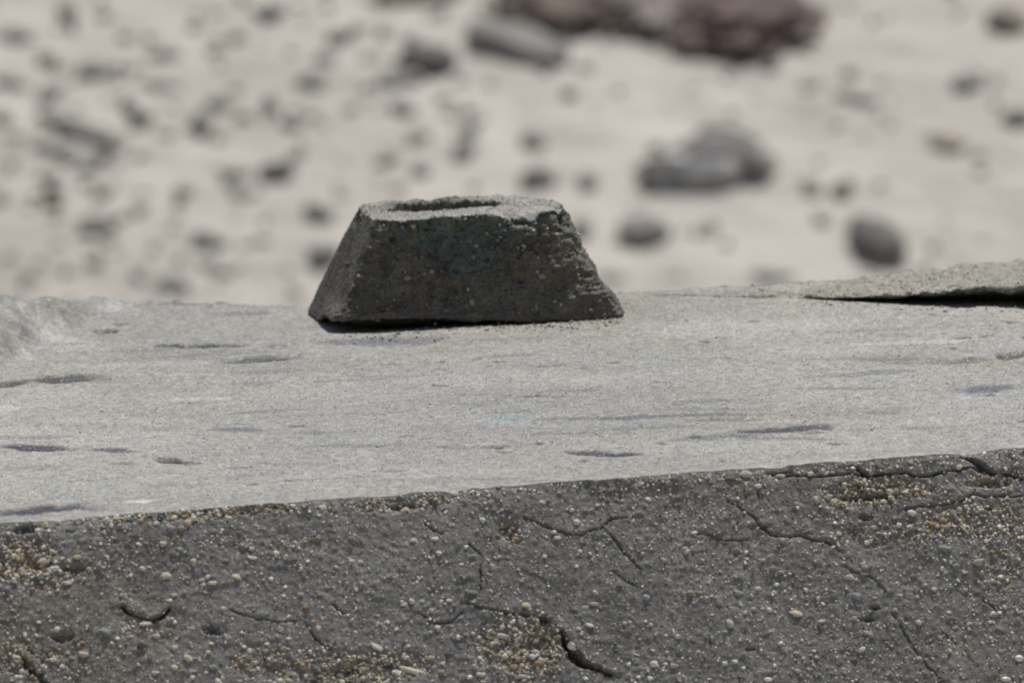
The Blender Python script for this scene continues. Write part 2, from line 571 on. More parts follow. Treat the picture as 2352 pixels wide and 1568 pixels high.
# pits: px, py, w, h, depth mm
PITS = [(484, 1446, 34, 22, 8), (143, 1463, 56, 30, 6), (172, 1306, 62, 18, 5), (1250, 1424, 24, 12, 6), (2000, 1140, 130, 18, 6), (1990, 1187, 36, 16, 6),
        (1180, 1222, 56, 40, 3), (2010, 1395, 26, 10, 5), (1995, 1421, 40, 10, 5), (60, 1212, 70, 24, 5), (930, 1160, 70, 20, 4), (1790, 1082, 70, 14, 5),
        (1723, 1490, 26, 9, 4), (1225, 1478, 80, 40, 4), (800, 1538, 90, 26, 5), (60, 1300, 90, 30, 2), (500, 1455, 14, 10, 5), (1040, 1123, 40, 10, 4), (2280, 1110, 90, 24, 4),
        (1752, 1212, 20, 16, 5), (640, 1140, 120, 12, 3), (380, 1170, 120, 10, 3)]
# stretches where the cement has gone and the gravel shows
GRAVEL = [(45, 1290, 170, 90, 1), (110, 1325, 150, 60, .8), (70, 1520, 200, 90, .7), (840, 1535, 260, 80, 1), (1200, 1490, 190, 140, 1), (2010, 1128, 260, 60, 1),
          (2240, 1200, 260, 110, .7), (1180, 1222, 70, 60, .8), (420, 1178, 480, 34, .7), (920, 1155, 230, 40, .7), (2300, 1290, 120, 120, .5), (620, 1520, 240, 80, .55), (340, 1440, 200, 60, .4),
          (600, 1250, 300, 60, .3), (2290, 1100, 200, 40, .7), (2060, 1230, 300, 60, .45)]


def ell_face(u, l, px, py, w, h, warp=0.0):
    cu, cl, t = on_face(px, py)
    k = t * KX / PW
    a, b = w / 2 * k, h / 2 * k / math.sin(FS + math.radians(6))
    return np.sqrt(((u - cu) / a) ** 2 + ((l - cl) / b) ** 2) + warp


fine = fl < .28
d = np.zeros(len(fu))
d += .0022 * fbm(fu * 14, fl * 14, octs=3, seed=91)
d += .0007 * fbm(fu * 60 + 1, fl * 60, octs=3, seed=93)
d += fine * (.00035 * vnoise(fu * 330, fl * 330, seed=95) + .0009 * np.maximum(0, vnoise(fu * 170, fl * 170, seed=96)) ** 2)
wn = fbm(fu * 45, fl * 45, octs=3, seed=97)
wn2 = fbm(fu * 160, fl * 160, octs=2, seed=98)
gravel = np.zeros(len(fu))
for px, py, w, h, s in GRAVEL:
    gravel = np.maximum(gravel, s * smooth(1.25, .6, ell_face(fu, fl, px, py, w, h, .5 * wn)))
d -= .0012 * gravel
d += gravel * fine * .0016 * vnoise(fu * 210, fl * 210, seed=99)
for px, py, w, h, dd in PITS:
    d -= dd * .001 * smooth(1.15, .55, ell_face(fu, fl, px, py, w, h, .45 * wn + .2 * wn2))
crackmask = np.zeros(len(fu))
for pts, w, dd, lip in CRACKS:
    P = [on_face(*p) for p in pts]
    if w < 10:
        w *= .58; dd *= .8; lip *= .35
    k = P[0][2] * KX / PW
    P = [(p[0], p[1]) for p in P]
    us_, ls_ = [p[0] for p in P], [p[1] for p in P]
    sel = np.nonzero((fu > min(us_) - .03) & (fu < max(us_) + .03) & (fl > min(ls_) - .03) & (fl < max(ls_) + .03))[0]
    q, sg, tt = seg_dist(fu[sel] + .0022 * wn[sel] + .0008 * wn2[sel], fl[sel] + .0022 * vnoise(fu[sel] * 90, fl[sel] * 90, seed=4), P)
    hw = w / 2 * k * (.35 + .5 * np.sin(np.pi * np.clip(tt, .06, .94))) * np.clip(1 + 1.1 * wn[sel] + .6 * wn2[sel], .15, 2)
    m = smooth(hw * 1.3 + .0005, hw * .5, q) * np.clip(1.1 + 1.2 * wn[sel], .35, 1)
    d[sel] -= dd * .001 * m
    d[sel] += lip * .0007 * smooth(.018, .001, q) * (sg < 0) * (1 - m)
    crackmask[sel] = np.maximum(crackmask[sel], m)
fcore = smooth(.62, .53, np.abs(fu)) * smooth(.33, .27, fl)
d *= smooth(0, .006, fl) * (.2 + .8 * fcore)
fe_o, fe_z = edge_curve(fu)
fade = smooth(.02, 0, fl)
FP = EMID[None] + fu[:, None] * EDIR[None] + fl[:, None] * FDOWN[None] + (fe_o * fade)[:, None] * EOUT[None] + d[:, None] * FN[None]
FP[:, 2] += fe_z * fade
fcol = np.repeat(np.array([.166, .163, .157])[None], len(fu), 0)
fm = fbm(fu * 7, fl * 9, octs=4, seed=101)
fm2 = fbm(fu * 40, fl * 40, octs=3, seed=103)
fcol *= np.array([1, 1, 1])[None] + np.array([.05, -.01, -.10])[None] * smooth(-.2, .5, fbm(fu * 5 + 3, fl * 6, octs=3, seed=105))[:, None]
fcol *= (1 + (.1 + .14 * fcore) * fm + fcore * .18 * fm2 + fcore * .20 * (RNG.random(len(fu)) - .5))[:, None]
gb = np.array([.205, .172, .128])
gg = (gravel * (.55 + .45 * wn2))[:, None]
fcol = fcol * (1 - gg) + gb[None] * (1 + .5 * (RNG.random(len(fu)) - .5))[:, None] * gg
fcol *= (1 - .5 * crackmask)[:, None]
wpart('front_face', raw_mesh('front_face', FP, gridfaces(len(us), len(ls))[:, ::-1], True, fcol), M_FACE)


def face_h(u, l):
    """offset of the finished face along its normal at (u, l)"""
    iu = np.clip(np.searchsorted(us, u), 0, len(us) - 1)
    il = np.clip(np.searchsorted(ls, l), 0, len(ls) - 1)
    return d[il * len(us) + iu]


def face_g(u, l):
    iu = np.clip(np.searchsorted(us, u), 0, len(us) - 1)
    il = np.clip(np.searchsorted(ls, l), 0, len(ls) - 1)
    return gravel[il * len(us) + iu]


def face_p(u, l, h):
    o, z = edge_curve(np.atleast_1d(u))
    f = smooth(.02, 0, np.atleast_1d(l))
    p = EMID[None] + np.atleast_1d(u)[:, None] * EDIR[None] + np.atleast_1d(l)[:, None] * FDOWN[None] + (o * f)[:, None] * EOUT[None] + np.atleast_1d(h)[:, None] * FN[None]
    p[:, 2] += z * f
    return p


# ---- back and ends of the wall
B = np.array([[*E[0, :2], ez[0] - .01], [E[0, 0], far_y[0], -.002], [E[-1, 0], far_y[-1], -.002], [*E[-1, :2], ez[-1] - .01]])
nb = 60
bx = np.linspace(E[0, 0], E[-1, 0], nb)
by = np.interp(bx, E[:, 0], far_y)
V = np.concatenate([np.stack([bx, by - .003, np.full(nb, -.004)], 1), np.stack([bx, by + .02, np.full(nb, -3.3)], 1)])
wpart('back_side', raw_mesh('back_side', V, gridfaces(nb, 2), False, np.full((2 * nb, 3), .28)), M_SIDE)
for iu in (0, -1):
    f0 = EMID + us[iu] * EDIR; f1 = f0 + FDOWN * FL
    V = np.array([f0 + (0, 0, -.004), f1, (f1[0], far_y[iu], f1[2]), (f0[0], far_y[iu], -.004)])
    wpart('end_side', raw_mesh('end_side', V, np.array([[0, 1, 2, 3]]), False, np.full((4, 3), .28)), M_SIDE)

# ---- broken raised layer at the back right
fr_px = [(1480, 671), (1640, 680), (1840, 691), (1930, 693), (2020, 697), (2130, 702), (2230, 706), (2352, 710), (2500, 714), (2700, 716)]
fr = np.array([onplane(*p) for p in fr_px])
x0, x1 = fr[0, 0], 2.4
rx = np.concatenate([np.linspace(x0, .62, 520), geo(.63, x1, 20)])
hp = np.array([onplane(p[0], 690)[0] for p in [(1480, 0), (1835, 0), (1850, 0), (2010, 0), (2100, 0), (2211, 0), (2352, 0), (2500, 0)]])
hv = np.array([.0, .0013, .0032, .0075, .0130, .0180, .0205, .023])
rh = np.interp(rx, hp, hv) + .0012 * fbm(rx * 40, rx * 0, octs=3, seed=111) * smooth(hp[1], hp[4], rx)
fy = np.interp(rx, fr[:, 0], fr[:, 1]) + .02 * fbm(rx * 18, rx * 0, octs=3, seed=113) * smooth(hp[0], hp[2], rx)
by_ = np.interp(rx, E[:, 0], far_y) + .03 * fbm(rx * 16, rx * 0, octs=3, seed=115)
nr = 120
rows, cols = [], []
wd = np.clip(rh / .016, 0, 1)
rowdef = [(.09, -.3), (.05, .35), (.012, .66), (.0, .8)]
for dy, zz in rowdef:
    jag = .010 * fbm(rx * 60, rx * 0 + zz, octs=4, seed=117)
    rows.append(np.stack([rx, fy + dy * wd + jag * wd, rh * zz + .0028 * fbm(rx * 90, rx * 0 + zz * 9, octs=4, seed=118) * wd], 1))
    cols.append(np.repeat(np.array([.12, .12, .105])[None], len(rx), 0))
for i, t in enumerate(np.linspace(0, 1, nr)):
    y = fy * (1 - t) + by_ * t
    crown = -.008 * smooth(0, .9, t) * smooth(hp[0], hp[6], rx) + .006 * smooth(.8, 1, t) * np.maximum(0, fbm(rx * 30, rx * 0 + t, octs=3, seed=119))
    z = rh + crown + .0010 * fbm(rx * 60, y * 30, octs=3, seed=121) + .0009 * vnoise(rx * 230, y * 120, seed=123) + RNG.normal(0, .0004, len(rx))
    z = z + .0026 * np.maximum(0, vnoise(rx * 120, y * 50, seed=124)) ** 2 + .0016 * wd * fbm(rx * 30, y * 14, octs=4, seed=126)
    if i == 0:
        z = rh + .0030 * wd * fbm(rx * 80, rx * 0, octs=4, seed=125) - .001 * wd
    z = z * smooth(rx[0] - .001, rx[0] + .12, rx) - .003 * (1 - smooth(rx[0], rx[0] + .12, rx))
    rows.append(np.stack([rx, y, z], 1))
    c = np.repeat(np.array([.262, .252, .220])[None], len(rx), 0) * (1 + .10 * fbm(rx * 30, y * 12, octs=3, seed=127) + .22 * (RNG.random(len(rx)) - .5) + .12 * vnoise(rx * 150, y * 60, seed=128))[:, None]
    cols.append(c)
rows.append(np.stack([rx, by_ + .02, np.full(len(rx), -.06)], 1)); cols.append(cols[-1])
wpart('raised_layer', raw_mesh('raised_layer', np.concatenate(rows), gridfaces(len(rx), len(rows)), True, np.concatenate(cols)), M_TOP)

RAISED = np.stack(rows[4:-1]); RAISEDC = np.stack(cols[4:-1])

# ------------------------------------------------------------------ pebbles set in the front face
PC = {'w': (.79, .76, .69), 'c': (.66, .59, .47), 't': (.34, .27, .18), 'o': (.34, .22, .12), 'g': (.27, .27, .26), 'b': (.33, .355, .365),
      'd': (.05, .055, .06), 'e': (.10, .12, .115), 'p': (.56, .49, .45), 'y': (.30, .25, .13), 'n': (.17, .15, .13)}
c6 = [(360, 652, 95, 60, -5, 'w'), (155, 665, 60, 95, -35, 'p'), (290, 605, 75, 48, 5, 'c'), (345, 540, 60, 40, 10, 'c'), (295, 515, 45, 35, 0, 'w'),
      (520, 580, 62, 36, 0, 'c'), (455, 755, 72, 40, 15, 'c'), (280, 725, 105, 60, 0, 'e'), (50, 800, 50, 50, 0, 'g'), (720, 320, 50, 58, 20, 'c'), (885, 325, 75, 45, 10, 'e'),
      (1060, 345, 52, 36, 0, 'w'), (1275, 350, 72, 56, 5, 'c'), (1150, 385, 72, 58, 20, 'b'), (1225, 390, 55, 50, 0, 't'), (1175, 300, 36, 30, 0, 'w'), (1135, 305, 30, 25, 0, 'c'), (1530, 310, 42, 46, 30, 'c'),
      (2180, 245, 62, 52, 0, 'c'), (1800, 250, 42, 30, 10, 'o'), (1865, 275, 50, 24, 5, 't'), (1100, 495, 56, 46, 15, 'c'), (1215, 535, 52, 45, 20, 'b'), (935, 495, 50, 26, 25, 'c'), (680, 487, 30, 26, 0, 'w'), (570, 405, 28, 24, 0, 'w'),
      (1305, 620, 56, 50, 15, 'c'), (1705, 585, 72, 30, 10, 'w'), (1525, 605, 62, 36, 5, 'g'), (1870, 560, 46, 52, 20, 'c'), (1120, 705, 76, 50, 8, 'c'), (1600, 715, 68, 45, 20, 'c'), (1435, 758, 76, 36, 15, 'c'),
      (1360, 735, 50, 34, -5, 'c'), (1405, 715, 44, 34, -10, 'w'), (1370, 770, 42, 32, 0, 'c'), (1270, 725, 55, 36, 10, 'g'), (1175, 840, 56, 30, 5, 'c'), (1145, 878, 40, 26, 0, 'c'), (600, 655, 40, 30, 0, 'c'), (670, 645, 50, 40, 0, 'b'), (885, 705, 46, 30, 15, 'w'),
      (1510, 930, 42, 36, 0, 'c'), (985, 1030, 88, 30, 0, 'w'), (385, 1065, 48, 42, 0, 'w'), (715, 1085, 80, 60, 30, 'b'), (1180, 1190, 52, 40, 20, 'c'), (1270, 1265, 68, 45, 25, 'c'), (1440, 1325, 62, 40, 10, 'b'), (1300, 1390, 42, 34, 0, 'w'),
      (560, 1235, 72, 40, 15, 'c'), (125, 1285, 82, 45, 10, 't'), (1180, 1325, 52, 40, 20, 'c'), (955, 1165, 84, 60, 30, 'n'), (1530, 1120, 34, 54, -25, 'c'), (1200, 450, 42, 26, 0, 'y'), (180, 385, 50, 84, 10, 'e'), (485, 390, 84, 36, 5, 'e'),
      (2065, 920, 50, 56, 0, 'o'), (2140, 455, 62, 40, 15, 't'), (2150, 1065, 44, 50, 20, 'p'), (1950, 980, 32, 24, 0, 'w'), (610, 610, 40, 34, 0, 'o'), (1050, 1360, 60, 30, 5, 'c'), (1810, 1160, 50, 24, 5, 'w'), (1430, 1160, 55, 24, 5, 'c'), (790, 1130, 40, 26, 10, 'w'), (2030, 660, 30, 26, 0, 'w'), (2080, 610, 36, 24, 10, 'w'), (1925, 780, 40, 26, 10, 'w'), (1830, 725, 40, 28, 10, 'w')]
c7 = [(815, 240, 75, 40, 5, 'c'), (500, 375, 88, 56, 25, 'c'), (985, 445, 42, 44, 0, 'w'), (685, 560, 70, 32, 8, 'w'), (545, 570, 42, 32, 0, 'w'), (885, 615, 38, 28, 15, 'w'), (710, 655, 42, 36, 20, 'w'),
      (155, 710, 46, 38, 0, 'c'), (210, 712, 44, 34, 0, 'p'), (1590, 455, 46, 42, 20, 'w'), (1465, 555, 50, 26, 15, 'w'), (1445, 520, 32, 26, 0, 'c'), (1050, 735, 42, 34, 0, 'c'), (670, 870, 44, 26, 5, 'o'), (920, 905, 95, 38, 12, 'g'), (600, 960, 44, 36, 30, 'b'), (1265, 990, 62, 42, 15, 'c'),
      (1640, 1005, 48, 40, 0, 'b'), (1700, 975, 58, 36, 8, 'c'), (1670, 1115, 64, 36, 20, 'w'), (1110, 1120, 52, 46, 10, 'w'), (1120, 1175, 90, 46, 8, 'p'), (1070, 1222, 48, 28, 5, 'w'), (1565, 1247, 72, 58, 30, 'w'), (1155, 1282, 48, 34, 15, 'w'), (1195, 1380, 82, 56, 15, 't'),
      (1270, 1215, 62, 46, 20, 't'), (1345, 1360, 52, 46, 10, 'o'), (315, 1255, 90, 42, 35, 'w'), (380, 1365, 84, 50, -10, 'd'), (245, 1390, 58, 50, 10, 't'), (545, 1400, 195, 48, 25, 'c'), (440, 1420, 68, 46, 10, 'w'), (505, 1318, 54, 36, 0, 'w'), (725, 1410, 52, 36, 15, 't'),
      (975, 1425, 64, 36, 8, 'c'), (1275, 1415, 52, 42, 0, 'b'), (2090, 1360, 64, 46, 15, 'w'), (2205, 1370, 72, 36, 10, 'c'), (2155, 1360, 36, 24, 0, 'w'), (2315, 910, 54, 42, 15, 't'), (2035, 935, 52, 44, 30, 'b'), (2325, 520, 50, 28, 15, 'w'), (2285, 640, 48, 46, 0, 'c'), (2140, 700, 44, 40, 30, 'p'), (2060, 1450, 50, 32, 10, 'w'), (1985, 1440, 36, 24, 10, 'w'),
      (1600, 1140, 44, 30, 20, 'w'), (1120, 485, 44, 36, 0, 'c'), (1160, 520, 40, 36, 20, 't'), (1210, 560, 50, 40, 20, 'o'), (1330, 1270, 50, 36, 10, 'p'), (1470, 1190, 38, 34, 0, 't'), (665, 1020, 46, 30, 10, 'c'), (485, 980, 46, 24, 0, 'w'), (775, 955, 46, 26, 5, 'w'), (1895, 1095, 32, 26, 0, 'c'), (385, 1095, 26, 40, -20, 'w'), (1960, 1290, 80, 10, 25, 'w'), (905, 1445, 40, 28, 0, 'w'), (660, 1315, 44, 36, 0, 'c'), (1095, 1360, 44, 34, 20, 'b'), (1240, 1440, 60, 30, 8, 'p')]
c8 = [(1665, 735, 86, 36, 14, 'b'), (1880, 815, 78, 52, -10, 'p'), (1085, 912, 68, 36, 15, 'c'), (1165, 895, 64, 30, 5, 'y'), (1130, 1030, 78, 42, 20, 'b'), (390, 1005, 72, 44, 20, 'b'), (90, 1012, 52, 42, 0, 't'), (510, 980, 54, 28, 5, 'w'),
      (330, 1200, 52, 68, -30, 'p'), (745, 1130, 90, 42, 18, 'c'), (905, 1182, 64, 26, 0, 'p'), (580, 1110, 32, 44, -20, 'w'), (305, 1255, 48, 26, 5, 'b'), (660, 685, 42, 40, 0, 'p'), (370, 1435, 44, 30, 15, 'w'), (305, 1445, 42, 36, -20, 'w'), (1340, 370, 54, 38, 5, 'w'),
      (950, 405, 62, 50, 0, 'c'), (990, 440, 70, 46, 10, 'c'), (1110, 402, 62, 52, 0, 'o'), (1230, 400, 60, 44, 0, 'y'), (515, 348, 54, 32, 8, 'w'), (430, 260, 84, 52, 10, 'p'), (340, 292, 84, 40, 5, 'n'), (650, 268, 74, 30, 10, 'p'), (270, 296, 42, 28, 0, 'p'), (1330, 240, 46, 42, 0, 't'),
      (1755, 228, 48, 36, 0, 'c'), (2110, 215, 46, 22, 0, 'p'), (1785, 122, 50, 24, 5, 'w'), (1465, 515, 54, 36, 20, 'w'), (1740, 840, 52, 42, 0, 'g'), (60, 745, 48, 42, 0, 'p'), (112, 748, 46, 40, 0, 'g'), (1215, 535, 92, 44, 12, 't'), (2130, 1410, 62, 50, 0, 'w'), (2148, 1290, 32, 52, -15, 'b'),
      (2045, 1545, 74, 40, 5, 'p'), (1510, 1412, 42, 28, 10, 'p'), (755, 1490, 48, 36, 10, 'c'), (570, 1545, 62, 30, 8, 'w'), (600, 858, 54, 40, -20, 't'), (1605, 985, 42, 34, 5, 'c'), (1800, 985, 42, 28, 10, 'p'), (1240, 425, 36, 30, 0, 'n'), (1420, 385, 44, 30, 10, 'w'), (870, 440, 50, 36, 20, 'p'), (1290, 440, 50, 28, 0, 'w'), (1975, 345, 40, 30, 0, 'c'),
      (1110, 1165, 40, 30, 10, 'c'), (625, 955, 42, 26, -10, 'c'), (525, 810, 46, 26, 5, 'b'), (655, 880, 60, 34, 10, 'b'), (420, 1470, 30, 20, 0, 'w'), (115, 635, 44, 24, 15, 'w'), (480, 1110, 40, 30, 0, 'p'), (2015, 905, 46, 22, 0, 'w'), (990, 575, 40, 26, 10, 'w'), (965, 635, 44, 18, 15, 'w'), (2140, 1125, 50, 22, 0, 'p'), (1970, 1130, 40, 22, 5, 'w'), (650, 1320, 36, 26, 0, 'w'), (1890, 495, 50, 24, 0, 'c')]
PEB = [(x * .34, 1082 + y * .34, w * .34, h * .34, a, c) for x, y, w, h, a, c in c6]
PEB += [(752.6 + .36 * x, 1034.9 + .36 * y, w * .36, h * .36, a, c) for x, y, w, h, a, c in c7]
PEB += [(1552.3 + .3702 * x, 987.8 + .3702 * y, w * .3702, h * .3702, a, c) for x, y, w, h, a, c in c8]


def pebble_shape(sub, seed, ang=.25):
    v, f = ICO[sub]
    r = np.random.default_rng(seed)
    v = v.copy()
    for _ in range(6):                         # worn facets
        nrm = r.normal(size=3); nrm /= np.linalg.norm(nrm)
        dd = v @ nrm; lim = r.uniform(.5, .9)
        v = v - np.where(dd > lim, (dd - lim) * .85, 0)[:, None] * nrm[None]
    n_ = fbm(v[:, 0] * 1.3 + seed, v[:, 1] * 1.3, v[:, 2] * 1.3, octs=2, seed=seed)
    v = v * (1 + ang * n_)[:, None]
    v /= np.abs(v).max(0)[None]
    return v, f


PSH = [pebble_shape(2, 200 + i) for i in range(14)] + [pebble_shape(1, 220 + i) for i in range(14)]
PMESH = [raw_mesh('pebble', v, f) for v, f in PSH]
for m_ in PMESH:
    m_.materials.append(M_PEB)
PLOW = [pebble_shape(1, 300 + i) for i in range(10)]
OCT_F = np.array([(0, 2, 4), (2, 1, 4), (1, 3, 4), (3, 0, 4), (2, 0, 5), (1, 2, 5), (3, 1, 5), (0, 3, 5)])
PTINY = []
for i in range(10):
    q_ = np.random.default_rng(400 + i)
    v_ = np.array([(1, 0, 0), (-1, 0, 0), (0, 1, 0), (0, -1, 0), (0, 0, 1), (0, 0, -1)], float)
    PTINY.append((v_ * q_.uniform(.7, 1.25, (6, 1)) + q_.normal(0, .18, (6, 3)), OCT_F))
PMID = [pebble_shape(0, 430 + i, .35) for i in range(8)]


def face_basis(ang):
    """axes of a pebble lying on the face; ang = degrees it points down to the right"""
    a = math.radians(ang)
    ex = EDIR * math.cos(a) + FDOWN * math.sin(a)
    ey = -EDIR * math.sin(a) + FDOWN * math.cos(a)
    return ex, ey, FN


def jitcol(c, r, amt=.14):
    c = np.array(c) * (1 + r.uniform(-amt, amt)) * (1 + r.uniform(-.05, .05, 3))
    return np.clip(c, .02, .8)


r_ = np.random.default_rng(5)
items = []                                      # u, l, a, b, c, ang, colour
for px, py, w, h, a, c in PEB:
    u, l, t = on_face(px, py)
    k = t * KX / PW
    if l < .002:
        l = .002
    w, h = w * 1.06, h * 1.06
    items.append((u, l, w / 2 * k, h / 2 * k, min(w, h) / 2 * k * .8, a, jitcol(PC[c], r_)))
taken = np.array([(i[0], i[1], i[2]) for i in items])
GE = []
for px, py, w, h, s_ in GRAVEL:
    cu, cl, t = on_face(px, py)
    GE.append((cu, cl, w / 2 * t * KX / PW, h / 2 * t * KX / PW / math.sin(FS + .1), s_, w * h * s_ ** 2))
gw = np.array([g_[5] for g_ in GE]); gw = gw / gw.sum()
for _ in range(4300):
    cu, cl, a, b, s_, _w = GE[r_.choice(len(GE), p=gw)]
    u = cu + a * r_.normal(0, .7); l = max(.001, cl + b * r_.normal(0, .65))
    if float(face_g(u, l)) < r_.uniform(-.15, .75) or l > .26:
        continue
    size = .0009 + .0011 * r_.random() ** 1.5 + .0016 * r_.random() ** 7
    e = r_.uniform(.6, .95)
    items.append((u, l, size, size * e, size * e * .9, r_.normal(15, 30), jitcol(PC[r_.choice(list('ccccttttwwonnnpggyctdn'))], r_, .35)))
keys = list('wwwwwwwwcccccctggbppn')
keys_g = list('wccccctttttoonnggeydp')
nwant = 7600
while nwant > 0:
    u = r_.uniform(-.56, .56); l = r_.uniform(.002, .265) if r_.random() > .12 else r_.uniform(.001, .012)
    g = float(face_g(u, l))
    if r_.random() > .42 + .58 * g:
        continue
    if r_.random() > .50 + 1.1 * max(0., .35 + float(vnoise(np.array([u * 26]), np.array([l * 26]), seed=107)[0])):
        continue
    size = .0005 + .0010 * r_.random() ** 2 + .0020 * r_.random() ** 12 + g * (.0002 + .0014 * r_.random() ** 2)
    if size > .0018 and np.any((taken[:, 0] - u) ** 2 + (taken[:, 1] - l) ** 2 < (taken[:, 2] + size) ** 2):
        continue
    e = r_.uniform(.5, .95)
    cc = PC[r_.choice(keys_g if g > .4 else keys)]
    items.append((u, l, size, size * e, size * e * .8, r_.normal(18, 22), jitcol(cc, r_, .25)))
    nwant -= 1
order = sorted(range(len(items)), key=lambda i: -items[i][2] * items[i][3])
inview = [i for i in order if abs(items[i][0]) < .47 and items[i][1] < .19]
big = set(inview[:290])


def soup(entries, shapes, name, m, rng):
    """many small solids joined into one mesh: (centre, ex, ey, ez scaled axes, colour)"""
    Vs, Fs, Cs, off = [], [], [], 0
    for ce, ax, c in entries:
        v, f = shapes[rng.integers(len(shapes))]
        Vs.append(v @ ax + ce); Fs.append(f + off); off += len(v)
        Cs.append(np.repeat(np.asarray(c)[None], len(v), 0))
    return raw_mesh(name, np.concatenate(Vs), np.concatenate(Fs), True, np.concatenate(Cs))


rest = []
for i, (u, l, a, b, c, ang, colr) in enumerate(items):
    ex, ey, ez_ = face_basis(ang)
    sink = r_.uniform(-.1, .35) * c if i >= len(PEB) else .18 * c
    p = face_p(u, l, face_h(u, l) - sink)[0]
    if i in big:
        o = bpy.data.objects.new('pebble', PMESH[i % 14 + (0 if a > .0042 else 14)])
        COL.objects.link(o)
        o.parent = WALL; o.matrix_parent_inverse = WINV
        s = 1 if i % 2 else -1
        M3 = np.stack([ex * a * s, ey * b, ez_ * c * s], 1)
        o.matrix_basis = Matrix([[*M3[0], p[0]], [*M3[1], p[1]], [*M3[2], p[2]], [0, 0, 0, 1]])
        o.color = (*colr, 1)
    else:
        rest.append((p, np.stack([ex * a, ey * b, ez_ * c]), colr))
for nm_, lst, shp in (('gravel', [e for e in rest if np.linalg.norm(e[1][0]) >= .0012], PLOW), ('fine_gravel', [e for e in rest if np.linalg.norm(e[1][0]) < .0012], PMID)):
    o = wpart(nm_, soup(lst, shp, nm_, M_GRAV, r_), M_GRAV)
    o['kind'] = 'stuff'

# fine grit between them, on the front and on the top
gritv = []
n = 26000
u = r_.uniform(-.55, .55, n); l = r_.uniform(.001, .25, n)
hh = face_h(u, l); P = face_p(u, l, hh)
gd = r_.random(n) < .55 + .45 * smooth(-.4, .5, fbm(u * 18, l * 18, octs=2, seed=109))
for i in range(n):
    if not gd[i]:
        continue
    s = r_.uniform(.0003, .0008) + .0005 * r_.random() ** 8
    ex, ey, ez_ = face_basis(r_.uniform(0, 180))
    q = r_.random()
    c = (.80, .77, .70) if q < .36 else (.30, .25, .18) if q < .55 else (.16, .15, .14) if q < .85 else (.06, .06, .06)
    gritv.append((P[i], np.stack([ex * s * r_.uniform(.8, 1.6), ey * s, ez_ * s * .8]), np.array(c) * r_.uniform(.75, 1.2)))
o = wpart('grit', soup(gritv, PTINY, 'grit', M_GRAV, r_), M_GRAV)
o['kind'] = 'stuff'

gritv = []
n = 46000
iu = r_.integers(25, len(us) - 25, n); iv = r_.integers(4, NV - 1, n)
ii = iv * len(us) + iu
for i in ii:
    s = r_.uniform(.0004, .0009)
    c = tcol[i] * r_.choice([.7, .95, 1.15, 1.45, 1.9, 2.7])
    if r_.random() < .04:
        s *= 1.6
    a = r_.uniform(0, 6.28)
    ax = np.array([[math.cos(a), math.sin(a), 0], [-math.sin(a), math.cos(a), 0], [0, 0, .45]]) * s
    gritv.append((np.array([tx[i] + r_.uniform(-.0006, .0006), ty[i] + r_.uniform(-.002, .002), tz[i]]), ax, c))
for _ in range(6000):
    a_ = min(int(r_.random() ** 1.6 * nr), nr - 1); b_ = r_.integers(4, 518)
    s = r_.uniform(.0005, .0011) + .0014 * r_.random() ** 9
    a = r_.uniform(0, 6.28)
    ax = np.array([[math.cos(a), math.sin(a), 0], [-math.sin(a), math.cos(a), 0], [0, 0, .6]]) * s
    gritv.append((RAISED[a_, b_], ax, RAISEDC[a_, b_] * r_.choice([.7, .9, 1.1, 1.4, 1.9])))
bz = float(np.mean(top_h(np.array([-.1, 0, .1, -.1, .1]), np.array([-.1, -.1, -.1, .1, .1]))))
for _ in range(230):                                     # dirt gathered along the foot of the block
    xx = r_.uniform(-.15, .14); s = r_.uniform(.0006, .0016) + .0018 * r_.random() ** 6
    p = np.array([xx, -.126 + .11 * (xx + .008) - abs(r_.normal(0, .045)) + .012, bz + .0003])
    gritv.append((p, np.diag([s, s, s * .7]), np.array([.24, .225, .195]) * r_.uniform(.6, 1.4)))
for _ in range(260):                                     # crumbs lying in and before the gap
    b_ = r_.integers(150, 518)
    s = r_.uniform(.001, .0028)
    ax = np.diag([s, s * r_.uniform(.7, 1.2), s * r_.uniform(.6, .9)])
    p = np.array([RAISED[0, b_, 0], RAISED[0, b_, 1] + r_.uniform(-.06, .07), .001])
    gritv.append((p, ax, np.array([.24, .225, .19]) * r_.uniform(.5, 1.2)))
o = wpart('sand_grains', soup(gritv, PTINY, 'sand_grains', M_GRAV, r_), M_GRAV)
o['kind'] = 'stuff'

# ------------------------------------------------------------------ the block
BYAW = math.radians(6.5)
NR = 460
ph = np.linspace(0, 2 * math.pi, NR, endpoint=False)


def ring(hx, hy, n, z, cx=0.0, cy=0.0, nb=None, nfr=None):
    c, s = np.cos(ph), np.sin(ph)
    # direction chosen so that the samples stay even on a rectangle
    n = np.where(s > 0, nb or n, n)
    if nfr:
        n = np.where((s < 0) & (c > 0), nfr, n)
    r = 1 / (np.abs(c) ** n + np.abs(s) ** n) ** (1 / n)
    return np.stack([cx + hx * r * c, cy + hy * r * s, np.full(NR, z)], 1)


